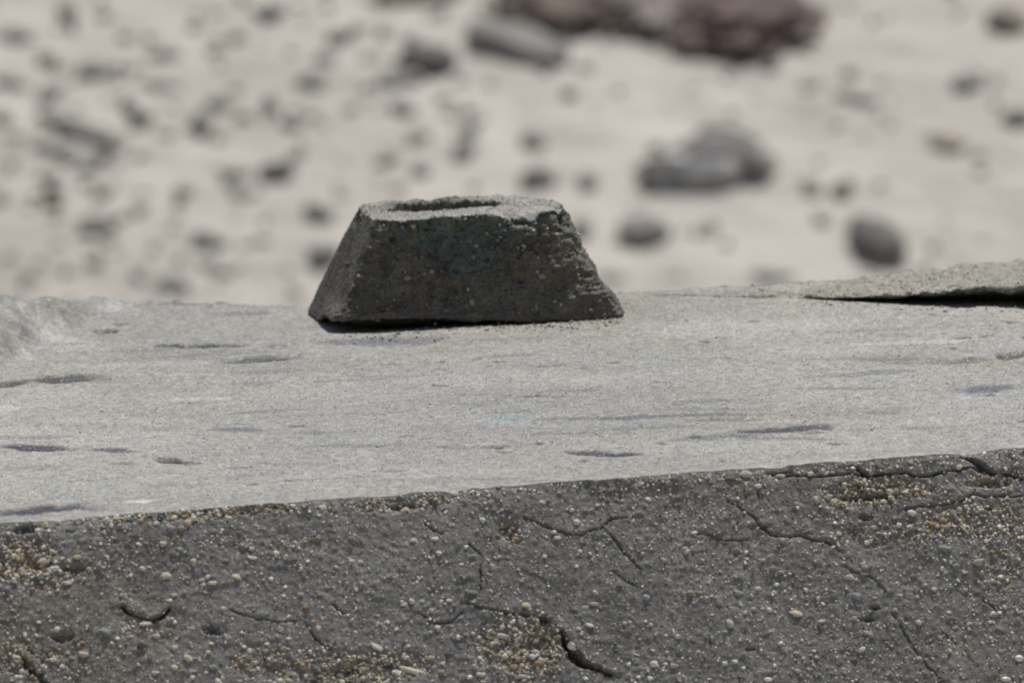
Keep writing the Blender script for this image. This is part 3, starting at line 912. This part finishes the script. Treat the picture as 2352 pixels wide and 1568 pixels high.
H = .1025
BX, BY, TXH, TYH = .1375, .126, .0925, .098
TCX, TCY = .001, .0
prof = []
prof += [ring(.05, .05, 2, .002)] + [ring(BX * k, BY * k, 8, .002) for k in (.75, .88, .95)]
for t in np.linspace(0, 1, 120):
    hx = BX * (1 - t) + TXH * t; hy = BY * (1 - t) + TYH * t
    nn = 26 * (1 - t) + 18 * t
    prof.append(ring(hx, hy, nn, .002 + (H - .002) * t, TCX * t, TCY * t, 14 * (1 - t) + 3.2 * t, 20 * (1 - t) ** 2 + 6.5 * (1 - (1 - t) ** 2)))
HR, HCX, HCY = .0580, -.014, .0335
for t in np.linspace(.04, 1, 34):
    a = ring(TXH, TYH, 18 * (1 - t) + 2 * t, H, TCX, TCY, 3.2 * (1 - t) + 2 * t, 6.5 * (1 - t) + 2 * t)
    b = ring(HR, HR, 2, H - .0015, HCX, HCY)
    prof.append(a * (1 - t) + b * t)
for t in np.linspace(.06, 1, 34):
    prof.append(ring(HR * (1 - .22 * t), HR * (1 - .22 * t), 2, H - .0015 - .075 * t, HCX, HCY))
for t in (.5, .02):
    prof.append(ring(HR * .78 * t, HR * .78 * t, 2, H - .0775, HCX, HCY))
BP = np.stack(prof)
nrow = len(prof)
iB, iT0, iT1 = 4, 4 + 120, 4 + 120 + 34
dv = np.roll(BP, -1, 1) - np.roll(BP, 1, 1)
dw = np.gradient(BP, axis=0)
nm = np.cross(dv, dw)
nm /= np.linalg.norm(nm, axis=2, keepdims=True) + 1e-9
nm = nm.reshape(-1, 3); bp = BP.reshape(-1, 3)
X, Y, Z = bp.T
rowi = np.repeat(np.arange(nrow), NR)
side = (rowi >= iB) & (rowi < iT0)
hole = rowi >= iT1
top = (rowi >= iT0) & (rowi < iT1)
disp = .0026 * fbm(X * 16, Y * 16, Z * 22, octs=3, seed=131) + .0022 * fbm(X * 70, Y * 70, Z * 80, octs=3, seed=133)
disp += .0013 * vnoise(X * 260, Y * 260, Z * 260, seed=135)
pit = vnoise(X * 95 + 3, Y * 95, Z * 120, seed=137)
band = smooth(.020, .034, Z)                                   # smoother skin near the foot
left = smooth(.45, .7, -nm[:, 0]) * side
disp *= 1 - .75 * left
disp -= side * .0022 * smooth(.35, .7, pit) * (.25 + .75 * band) * (1 - .85 * left)
disp += side * .0007 * (1 - band)                              # the foot stands a little proud
rgh = side * smooth(.06, .12, X) * band
disp += rgh * .0035 * fbm(X * 50, Y * 50, Z * 60, octs=3, seed=139) - rgh * .002
bb = np.stack([X, Y, Z], 1) + nm * disp[:, None] * np.where(top, .55, 1)[:, None]
# the foot is hollowed at the near left, so that a dark gap stays under it
lowz = smooth(.014, 0, Z) * side
und = smooth(.09, -.10, X) * smooth(.02, -.06, Y)
bb[:, 2] += (rowi <= iB + 36) * und * .0110 * smooth(.030, .002, Z) * (rowi >= iB - 1)
bb[:, 2] += (rowi == iB - 2) * und * .006
# worn corner at the back left, sunken top at the corners
cl = smooth(.05, .15, -X - Y * .3 + .0) * smooth(.0, .03, Z)
bb[:, 2] -= top * .005 * smooth(.09, .14, np.sqrt((X - TCX) ** 2 + (Y - .02) ** 2)) * (Y > 0)
rim = smooth(.018, .0, np.abs(np.sqrt((X - HCX) ** 2 + (Y - HCY) ** 2) - HR - .012)) * top * smooth(-.01, .05, Y)
bb[:, 2] += .0015 * rim
bb[:, 2] += top * .0025 * fbm(X * 60, Y * 60, octs=3, seed=151)
bb[:, 2] += (rowi >= iT1) * (rowi < iT1 + 6) * .0015 * smooth(-.01, .05, Y - HCY) * (1 - (rowi - iT1) / 6)
edge_ = np.where(rowi < iT0, smooth(22, 0, iT0 - rowi), smooth(5, 0, rowi - iT0)) * (~hole)
ck = np.maximum(0, fbm(X * 38 + 5, Y * 38, octs=4, seed=153) - .02)
bb[:, 2] -= edge_ * ck * .016
bb -= nm * (edge_ * side * ck * .012)[:, None]
ce_ = smooth(.30, .62, np.abs(nm[:, 0])) * smooth(.30, .62, np.abs(nm[:, 1])) * side          # broken upright edges
bb -= nm * (ce_ * np.maximum(0, fbm(X * 20, Y * 20, Z * 42, octs=4, seed=155)) * .012 * (X > 0))[:, None]
bb += RNG.normal(0, .00028, bb.shape)
cr, sr = math.cos(BYAW), math.sin(BYAW)
bc = np.repeat(np.array([.116, .106, .084])[None], len(bb), 0)
bn = fbm(X * 22, Y * 22, Z * 30, octs=4, seed=141)
bn2 = fbm(X * 75, Y * 75, Z * 85, octs=3, seed=143)
bc *= (1 + .45 * bn + .55 * bn2 + .35 * (RNG.random(len(bb)) - .5))[:, None]
teal = smooth(-.15, .35, fbm(X * 13 + 2, Y * 13, Z * 20, octs=3, seed=145)) * side * band * smooth(.115, .07, np.abs(X)) * (Y < 0)
bc = bc * (1 - .6 * teal[:, None]) + np.array([.085, .130, .110])[None] * (1 + .5 * bn2)[:, None] * .6 * teal[:, None]
bc *= (1 - .45 * side * smooth(.25, .6, fbm(X * 60, Y * 60, Z * 75, octs=4, seed=149)) * band)[:, None]
brown = smooth(.1, .5, fbm(X * 17 + 7, Y * 17, Z * 17, octs=3, seed=147)) * side
bc = bc * (1 - .5 * brown[:, None]) + np.array([.150, .108, .068])[None] * .5 * brown[:, None]
grey = (1 - band) * side
bc = bc * (1 - .6 * grey[:, None]) + np.array([.122, .111, .102])[None] * (1 + .2 * bn2)[:, None] * .6 * grey[:, None]
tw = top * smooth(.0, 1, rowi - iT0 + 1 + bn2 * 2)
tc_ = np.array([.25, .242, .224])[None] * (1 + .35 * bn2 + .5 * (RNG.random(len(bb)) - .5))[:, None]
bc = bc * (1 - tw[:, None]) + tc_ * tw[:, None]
hw_ = hole * 1.0
bc = bc * (1 - .7 * hw_[:, None]) + np.array([.22, .20, .17])[None] * (1 + .5 * bn2 + .6 * (RNG.random(len(bb)) - .5))[:, None] * .7 * hw_[:, None]
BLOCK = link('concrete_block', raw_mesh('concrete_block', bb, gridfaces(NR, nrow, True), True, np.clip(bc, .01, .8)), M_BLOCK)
bz = float(np.mean(top_h(np.array([-.1, 0, .1, -.1, .1]), np.array([-.1, -.1, -.1, .1, .1]))))
BLOCK.location = (-.008, 0, bz - .0005)
BLOCK.rotation_euler = (0, 0, BYAW)
tag(BLOCK, 'dark concrete block shaped like a cut-off pyramid with a round socket in its top', 'block')

# its pebbles: photo position on the front, w, h, colour
cB = [(845, 335, 55, 60, 'o'), (810, 612, 46, 34, 'c'), (1588, 605, 52, 40, 'c'), (1610, 645, 36, 28, 'o'), (1650, 640, 30, 24, 't'), (1180, 750, 30, 38, 'w'), (600, 440, 32, 32, 't'), (1100, 330, 34, 34, 'o'),
      (1550, 780, 26, 40, 'c'), (1035, 795, 44, 22, 'p'), (1865, 800, 44, 46, 'o'), (1070, 605, 44, 36, 'n'), (950, 572, 30, 26, 'w'), (795, 575, 22, 20, 'w'), (1515, 405, 24, 30, 'o'), (1340, 380, 26, 24, 't'), (1745, 310, 30, 30, 'o'),
      (1765, 475, 36, 34, 'o'), (1560, 575, 26, 24, 'w'), (1630, 490, 36, 24, 't'), (660, 655, 30, 24, 'n'), (640, 850, 30, 20, 'g'), (1400, 305, 40, 36, 'e'), (720, 385, 44, 36, 'd'), (1280, 340, 36, 28, 'n'), (930, 655, 40, 30, 'g'), (1290, 440, 34, 30, 'e'),
      (1330, 640, 46, 30, 'n'), (1460, 560, 34, 30, 'n'), (985, 425, 40, 34, 'n'), (1130, 640, 30, 26, 'y'), (1655, 745, 34, 26, 'g'), (970, 870, 26, 20, 't'), (1600, 830, 30, 26, 't'), (505, 560, 34, 30, 'n'), (870, 480, 36, 30, 'n'), (1480, 440, 40, 44, 'e'), (1710, 400, 30, 26, 't'), (770, 765, 30, 24, 'n'), (1240, 430, 24, 24, 'e')]
Binv = (Matrix.Translation(BLOCK.location) @ Matrix.Rotation(BYAW, 4, 'Z')).inverted()
Binv3 = np.array(Binv)[:3]
fs_ = math.atan2(H, BY - TYH)
fn = np.array([0, -math.sin(fs_), math.cos(fs_)])
fp0 = np.array([0, -BY, .002])
camL = Binv3[:, :3] @ CAM + Binv3[:, 3]
exB = np.array([1.0, 0, 0]); eyB = np.cross(fn, exB)


def block_pt(px, py):
    dd = Binv3[:, :3] @ ray(px, py)
    t = np.dot(fp0 - camL, fn) / np.dot(dd, fn)
    return camL + dd * t, t


# the nearest point of the finished mesh gives the depth
sideV = bb[side & (bb[:, 1] < -.05)]
for i, (x, y, w, h, c) in enumerate(cB):
    px, py = (650 + x / 2.352) * .9408, (420 + y / 2.352) * .9408
    p, t = block_pt(px, py)
    k = t * KX / PW * .4
    a, b = w / 2 * k, h / 2 * k
    near = sideV[np.argmin(((sideV - p) ** 2)[:, [0, 2]].sum(1))]
    cen = np.array([p[0], near[1] + .12 * min(a, b), p[2]])
    o = bpy.data.objects.new('pebble', PMESH[14 + (i * 5) % 14])
    COL.objects.link(o); o.parent = BLOCK
    M3 = np.stack([exB * a, eyB * b, fn * min(a, b) * .85], 1)
    o.matrix_basis = Matrix([[*M3[0], cen[0]], [*M3[1], cen[1]], [*M3[2], cen[2]], [0, 0, 0, 1]])
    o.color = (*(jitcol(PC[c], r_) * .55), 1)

ent = []
cand = np.nonzero((side & (rowi > iB + 6) & (left < .5)) | top | hole)[0]
for i in r_.choice(cand, 7000):
    s = .0008 + .0021 * r_.random() ** 2.2
    nn_ = nm[i]
    if top[i]:
        s = min(s, .0013)
        if bb[i, 1] > .055:
            continue
    a1 = np.cross(nn_, r_.normal(size=3)); a1 /= np.linalg.norm(a1) + 1e-9
    a2 = np.cross(nn_, a1)
    q = r_.random()
    c = PC[r_.choice(list('tttonnngggedddyc'))] if not top[i] else PC[r_.choice(list('wccggbnn'))]
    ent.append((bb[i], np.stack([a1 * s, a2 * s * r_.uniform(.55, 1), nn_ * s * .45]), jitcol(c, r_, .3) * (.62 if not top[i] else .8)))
o = link('grit', soup(ent, PTINY, 'grit', M_GRAV, r_), M_GRAV, BLOCK)
o['kind'] = 'stuff'


# ------------------------------------------------------------------ stones on the sand
def stone_shape(sub, seed, planes=7, rough=.16, lim=(.5, .85)):
    v, f = ICO[sub]
    r = np.random.default_rng(seed)
    v = v.copy()
    for _ in range(planes):
        nrm = r.normal(size=3); nrm /= np.linalg.norm(nrm)
        dd = v @ nrm; lm = r.uniform(*lim)
        v = v - np.where(dd > lm, (dd - lm) * .9, 0)[:, None] * nrm[None]
    n_ = fbm(v[:, 0] * 1.6 + seed * 1.7, v[:, 1] * 1.6, v[:, 2] * 1.6, octs=4, seed=seed)
    v = v * (1 + rough * n_)[:, None]
    v /= np.abs(v).max(0)[None]
    return v, f, n_


GS = np.array([0, math.cos(math.atan(SLOPE)), math.sin(math.atan(SLOPE))])      # up the slope
GN = np.array([0, -math.sin(math.atan(SLOPE)), math.cos(math.atan(SLOPE))])
GR = np.array([math.cos(ROLL), 0, 0]) - GS * 0
VIEWF = math.sin(math.atan(SLOPE) + math.radians(4.8))


def stone(px, py, w, h, ang, tone, label, cat='stone', name='stone', group='stones strewn over the sand', seed=0, sub=3, bury=.22, top_tone=None, lim=(.5, .85)):
    p, t = on_sand(px, py + h * .12)
    k = t * KX / PW
    a, b = w / 2 * k * 1.08, h / 2 * k * 1.08
    # long axis laid on the slope so that it is seen at the angle ang
    c, sn = math.cos(math.radians(ang)), math.sin(math.radians(ang))
    g1 = GR * c - GS * (sn / VIEWF)
    g1 = g1 * a
    d1 = g1 / np.linalg.norm(g1)
    d2 = np.cross(GN, d1)
    p2 = math.hypot(float(d2 @ CR), float(d2 @ CU))
    ht = .80 * b
    g2 = d2 * (.72 * b / max(p2, .3))
    v, f, n_ = stone_shape(sub, seed, lim=lim)
    W = v[:, :1] * g1 + v[:, 1:2] * g2 + v[:, 2:] * ht * GN
    cen = GN * ht * (.62 - bury)
    col = np.repeat(np.array(tone)[None], len(v), 0) * (1 + .28 * n_)[:, None]
    me = raw_mesh(name, W + cen, f, True, col)
    o = link(name, me, M_ROCK)
    o.location = p
    tag(o, label, cat, group)
    return o


G1, G2, G3, G4, G5 = (.185, .182, .172), (.25, .245, .232), (.34, .33, .31), (.135, .13, .125), (.15, .145, .108)
ROCKS = [
    (1626, 382, 300, 140, 4, G3, 'largest boulder on the sand, grey with a pale patch on its face', 'rock', 'boulder'),
    (1178, 106, 225, 112, 17, G2, 'long slanting grey rock just left of the brown seaweed', 'rock', 'rock'),
    (2004, 556, 140, 118, 26, G1, 'dark tilted rock above the broken raised concrete layer', 'rock', 'rock'),
    (1480, 534, 104, 84, 12, G2, 'wedge-shaped grey rock on the sand beside the upper right of the concrete block', 'rock', 'rock'),
    (980, 138, 132, 74, 8, G4, 'dark grey rock with a smaller flat rock touching its lower left side', 'rock', 'rock'),
    (918, 183, 108, 46, 4, G2, 'flat grey rock tucked under the lower left of a dark rock', 'rock', 'rock'),
    (190, 296, 215, 50, 22, G3, 'long flat pale grey rock slanting down to the right, far left on the sand', 'rock', 'rock'),
    (2174, 328, 84, 54, 0, (.40, .36, .31), 'pale cream stone with a shaded underside, lying alone on smooth sand', 'stone', 'stone'),
]
STONES = [
    (154, 40, 84, 38, 58, G4, 'dark narrow stone standing steeply at the upper left corner of the sand'),
    (40, 84, 72, 46, 8, G2, 'rounded grey stone left of the steep dark one at the upper left'),
    (107, 142, 48, 40, 20, G1, 'small dark stone between the rounded grey stone and the pale-topped one'),
    (215, 163, 78, 50, 4, G2, 'pale-topped grey stone with a dark foot, upper left of the sand'),
    (22, 190, 84, 34, 20, G2, 'low grey stone at the left frame edge, below the rounded grey stone'),
    (115, 222, 58, 38, 0, G1, 'dark oval stone just above the long flat pale rock'),
    (8, 272, 38, 34, 0, G1, 'half-seen dark stone at the left frame edge beside the long flat rock'),
    (312, 263, 96, 44, 56, G1, 'steep dark elongated stone touching the right end of the long flat pale rock'),
    (466, 284, 46, 62, 0, G1, 'upright dark stone beside a whitish patch of sand'),
    (142, 356, 78, 34, 12, G2, 'flat grey stone below the long flat pale rock'),
    (210, 382, 42, 32, 15, G2, 'small grey stone at the right tip of the flat grey stone'),
    (393, 126, 58, 34, 6, G2, 'small grey stone between the pale-topped stone and the top centre of the sand'),
    (628, 29, 66, 46, 6, G1, 'dark stone at the top edge midway between the steep stone and the seaweed'),
    (780, 90, 52, 42, 10, G1, 'dark stone left of the two joined dark rocks, high on the sand'),
    (748, 134, 56, 28, 8, G2, 'faint flat stone just under the dark stone high on the sand'),
    (716, 189, 68, 36, 4, G2, 'smooth grey stone lower left of the two joined rocks'),
    (620, 244, 44, 50, 20, G2, 'upright grey stone on the sand above the paired dark stones'),
    (667, 284, 52, 30, 15, G3, 'pale flat stone just below the upright grey stone'),
    (634, 396, 78, 48, -10, G4, 'larger dark stone of the touching pair left above the concrete block'),
    (678, 362, 40, 40, -30, G1, 'smaller upper stone of the touching pair left above the concrete block'),
    (1082, 296, 38, 42, 0, G1, 'upper stone of the two stacked in line above the block top'),
    (1070, 342, 48, 50, 10, G2, 'lower stone of the two stacked in line above the block top'),
    (952, 318, 36, 30, 0, G2, 'tiny round stone left of the two in line above the block top'),
    (968, 390, 48, 38, 0, G2, 'rounded grey stone straight above the socket of the block'),
    (893, 362, 56, 40, -20, G3, 'pale faint stone up and left from the socket of the block'),
    (922, 250, 54, 34, 20, G2, 'small grey stone under the flat rock of the joined pair'),
    (127, 463, 60, 36, 4, G5, 'dark olive stone low on the left sand'),
    (232, 445, 40, 36, 0, G1, 'small dark round stone right of the olive one'),
    (218, 522, 88, 48, 6, G1, 'broad dark stone low on the left sand, below the olive one'),
    (320, 475, 40, 32, 0, G3, 'faint round pebble right of the broad dark stone'),
    (422, 440, 42, 48, 0, G3, 'faint pale stone in the middle of the left sand'),
    (553, 443, 46, 40, 0, G3, 'faint pale stone left of the block, below the touching pair'),
    (472, 552, 70, 40, 15, G2, 'grey stone on the sand midway between the broad dark stone and the block'),
    (478, 604, 46, 28, 0, G3, 'faint small stone directly under another grey stone, left of the block'),
    (734, 490, 70, 44, 12, G1, 'dark stone touching the upper left side of the block in view'),
    (746, 580, 70, 56, 0, G2, 'grey stone half hidden behind the left side of the block'),
    (785, 446, 34, 28, 0, G3, 'tiny pale stone above the upper left corner of the block'),
    (396, 657, 70, 42, 12, G2, 'grey stone just beyond the far left edge of the wall top'),
    (1222, 328, 62, 42, 12, G1, 'upper dark stone of the vertical pair above the right end of the block'),
    (1238, 411, 78, 56, 6, G1, 'lower and larger dark stone of the vertical pair above the right end of the block'),
    (1356, 416, 48, 42, 0, G1, 'round dark stone left of the largest boulder'),
    (1937, 431, 50, 40, 6, G1, 'small dark stone right of the largest boulder'),
    (1868, 436, 40, 30, 0, G3, 'small pale stone between the largest boulder and a small dark stone'),
    (2222, 185, 78, 38, 4, G2, 'flat grey stone on the open sand in the upper right'),
    (2336, 273, 72, 48, 4, G1, 'dark stone cut by the right frame edge'),
    (1345, 155, 44, 28, 0, G3, 'small pale stone beneath the seaweed, right of the long slanting rock'),
    (1336, 527, 42, 44, 0, G1, 'dark stone peeping out beside the upper right edge of the block'),
    (1616, 536, 56, 28, 0, G3, 'faint pale stone under the largest boulder'),
    (1768, 634, 110, 24, 2, G2, 'flat dark stone just beyond the far right edge of the wall top'),
    (2322, 50, 100, 84, 10, (.28, .25, .22), 'large faint brownish stone in the top right corner'),
    (1410, 634, 60, 26, 0, G3, 'faint stone behind the right foot of the block at the wall edge'),
    (352, 194, 96, 28, 6, G3, 'faint long stone right of the pale-topped stone'),
    (1960, 226, 110, 26, 10, G3, 'faint long low stone in smooth sand between seaweed and right frame edge'),
    (1860, 196, 50, 28, 5, G3, 'faint small stone below the right end of the seaweed'),
]
for i, (x, y, w, h, a, tn, lb, ct, nm_) in enumerate(ROCKS):
    if nm_ == 'boulder':
        continue
    stone(x, y, w, h, a, tn, lb, ct, nm_, 'rocks lying on the sand' if ct == 'rock' else 'stones strewn over the sand', seed=500 + i, sub=4, lim=(.55, .9))
for i, (x, y, w, h, a, tn, lb) in enumerate(STONES):
    stone(x, y, w, h, a, tn, lb, seed=600 + i)

# the boulder: a broken mass of several lobes, welded into one body
p, t = on_sand(1626, 425)
k = t * KX / PW
Vs, Fs, Cs, off = [], [], [], 0
for j, (x, y, z, a, b, c, ang, tn) in enumerate([(-78, 26, 4, 86, 60, 62, 4, (.38, .37, .36)), (4, 40, 20, 106, 70, 62, 0, (.31, .30, .29)), (58, 76, 46, 92, 70, 42, 20, G1), (124, 24, 14, 44, 40, 32, 10, (.42, .41, .40)), (-14, -6, 6, 90, 46, 44, 6, (.56, .55, .54)), (20, 28, -30, 100, 54, 30, 0, G2), (-80, 16, -30, 66, 50, 34, 0, G2)]):
    v, f, n_ = stone_shape(3, 560 + j, 7, .2, (.55, .9))
    v = v * np.array([a, b, c])
    ca, sa = math.cos(math.radians(-ang)), math.sin(math.radians(-ang))
    v = np.stack([v[:, 0] * ca - v[:, 2] * sa, v[:, 1], v[:, 0] * sa + v[:, 2] * ca], 1) + np.array([x, y, z + 34])
    Vs.append(v * k); Fs.append(f + off); off += len(v)
    Cs.append(np.repeat(np.array(tn)[None], len(v), 0) * (1 + .3 * n_)[:, None])
o = link('boulder', raw_mesh('boulder', np.concatenate(Vs), np.concatenate(Fs), True, np.concatenate(Cs)), M_ROCK)
o.location = p
o.rotation_euler = (0, ROLL * -1, 0)
tag(o, ROCKS[0][6], 'rock', 'rocks lying on the sand')

SMALL = []
for i in range(8):
    v, f, n_ = stone_shape(1, 700 + i, 4)
    tn = np.array([G2, (.30, .29, .27), G3, (.37, .35, .315), (.34, .33, .30), (.36, .34, .31), (.38, .36, .33), G2][i])
    me = raw_mesh('small_stone', v, f, True, np.repeat(tn[None], len(v), 0) * (1 + .2 * n_)[:, None])
    me.materials.append(M_ROCK)
    SMALL.append(me)
rs = np.random.default_rng(77)
cnt = 0
while cnt < 270:
    px, py = rs.uniform(-60, 2410), rs.uniform(-20, 700)
    if rs.random() > (.95 if px < 1100 else .32):
        continue
    if 690 < px < 1440 and py > 440:
        continue
    p, t = on_sand(px, py)
    k = t * KX / PW
    s = rs.uniform(9, 24) * k
    o = bpy.data.objects.new('small_stone', SMALL[rs.integers(8)])
    COL.objects.link(o)
    o.location = p + np.array([0, 0, s * .12])
    o.scale = (s, s * rs.uniform(.6, 1), s * rs.uniform(.45, .8))
    o.rotation_euler = (0, 0, rs.uniform(0, 6.28))
    tag(o, 'small blurred stone lying among the larger stones on the pale sand', 'stone', 'small stones scattered on the sand')
    cnt += 1


# ------------------------------------------------------------------ seaweed
def seaweed(px, py, w, h, label, seed, tone, fronds=70):
    p, t = on_sand(px, py + h * .05)
    k = t * KX / PW
    a, b = w / 2 * k, h / 2 * k
    r = np.random.default_rng(seed)
    root = empty('seaweed_heap', p)
    tag(root, label, 'seaweed', 'heaps of brown seaweed')
    v, f = ICO[4]
    n_ = fbm(v[:, 0] * 2.4 + seed, v[:, 1] * 2.4, v[:, 2] * 2.4, octs=5, seed=seed)
    W = (v[:, :1] * a * GR + v[:, 1:2] * (.62 * b / VIEWF) * GS + v[:, 2:] * .48 * b * GN) * (1 + .55 * n_)[:, None] + GN * b * .12
    o = link('mass', raw_mesh('mass', W, f, True, np.repeat(np.array(tone)[None], len(v), 0) * (1 + .5 * n_)[:, None]), M_WEED, root)
    Vs, Fs, Cs, off = [], [], [], 0
    for i in range(fronds):
        d_ = r.normal(size=3); d_[2] = abs(d_[2]); d_ /= np.linalg.norm(d_)
        st = (d_[0] * a * GR + d_[1] * (.62 * b / VIEWF) * GS + d_[2] * .5 * b * GN) * r.uniform(.8, 1.15)
        hd = r.uniform(0, 6.28); di = np.array([math.cos(hd), math.sin(hd), .3])
        n = 7; ln = r.uniform(.25, .7) * a; wd_ = r.uniform(.008, .03)
        side_ = np.array([-di[1], di[0], r.uniform(-.4, .4)])
        pts = []
        for q in range(n):
            s = q / (n - 1)
            c = st + (GR * di[0] + GS * di[1]) * ln * s + GN * ln * (.12 * s - .2 * s * s)
            c = c + side_ * .15 * ln * math.sin(s * 6 + i)
            ww = wd_ * (1 - .7 * s) * (.8 + .2 * math.sin(q * 2.1))
            pts += [c - side_ * ww, c + np.array([0, 0, .2 * wd_]), c + side_ * ww]
        Vs.append(np.array(pts)); Fs.append(gridfaces(3, n) + off); off += 3 * n
        Cs.append(np.repeat(np.array(tone)[None] * r.uniform(.6, 1.7), 3 * n, 0))
    o = link('fronds', raw_mesh('fronds', np.concatenate(Vs), np.concatenate(Fs), True, np.concatenate(Cs)), M_WEED, root)
    o['kind'] = 'stuff'


seaweed(1712, 56, 290, 260, 'largest dark reddish brown seaweed heap, at the top right of centre', 801, (.085, .058, .052), 200)
seaweed(1330, 8, 340, 180, 'wide brown seaweed heap at the top edge, above the long slanting rock', 803, (.105, .078, .066), 180)
seaweed(1505, 18, 270, 160, 'low greyish brown seaweed heap between the two larger ones', 805, (.19, .162, .148), 150)
seaweed(950, -12, 170, 50, 'small brown seaweed heap at the top edge, above the two joined dark rocks', 807, (.105, .085, .076), 90)

# gravel thinly strewn over the beach to either side of the picture
ent = []
rs = np.random.default_rng(91)
while len(ent) < 1300:
    x, y = rs.uniform(-9, 9), SY0 + rs.uniform(-1.5, 6)
    q = np.array([x, y, float(sand_h(x, y))]) - CAM
    qx, qy, qz = q @ CR, q @ CU, q @ F0
    if abs(qx / qz) < KX * .52 and abs(qy / qz) < KX * .36:
        continue
    z_ = rs.uniform(.012, .05)
    a = rs.uniform(0, 6.28)
    ax = np.array([[math.cos(a), math.sin(a), 0], [-math.sin(a), math.cos(a), 0], [0, 0, .6]]) * z_
    ent.append((q + CAM, ax, np.array([.26, .25, .235]) * rs.uniform(.6, 1.5)))
o = link('beach_gravel', soup(ent, PMID, 'beach_gravel', M_ROCK, rs), M_ROCK)
o['kind'] = 'stuff'
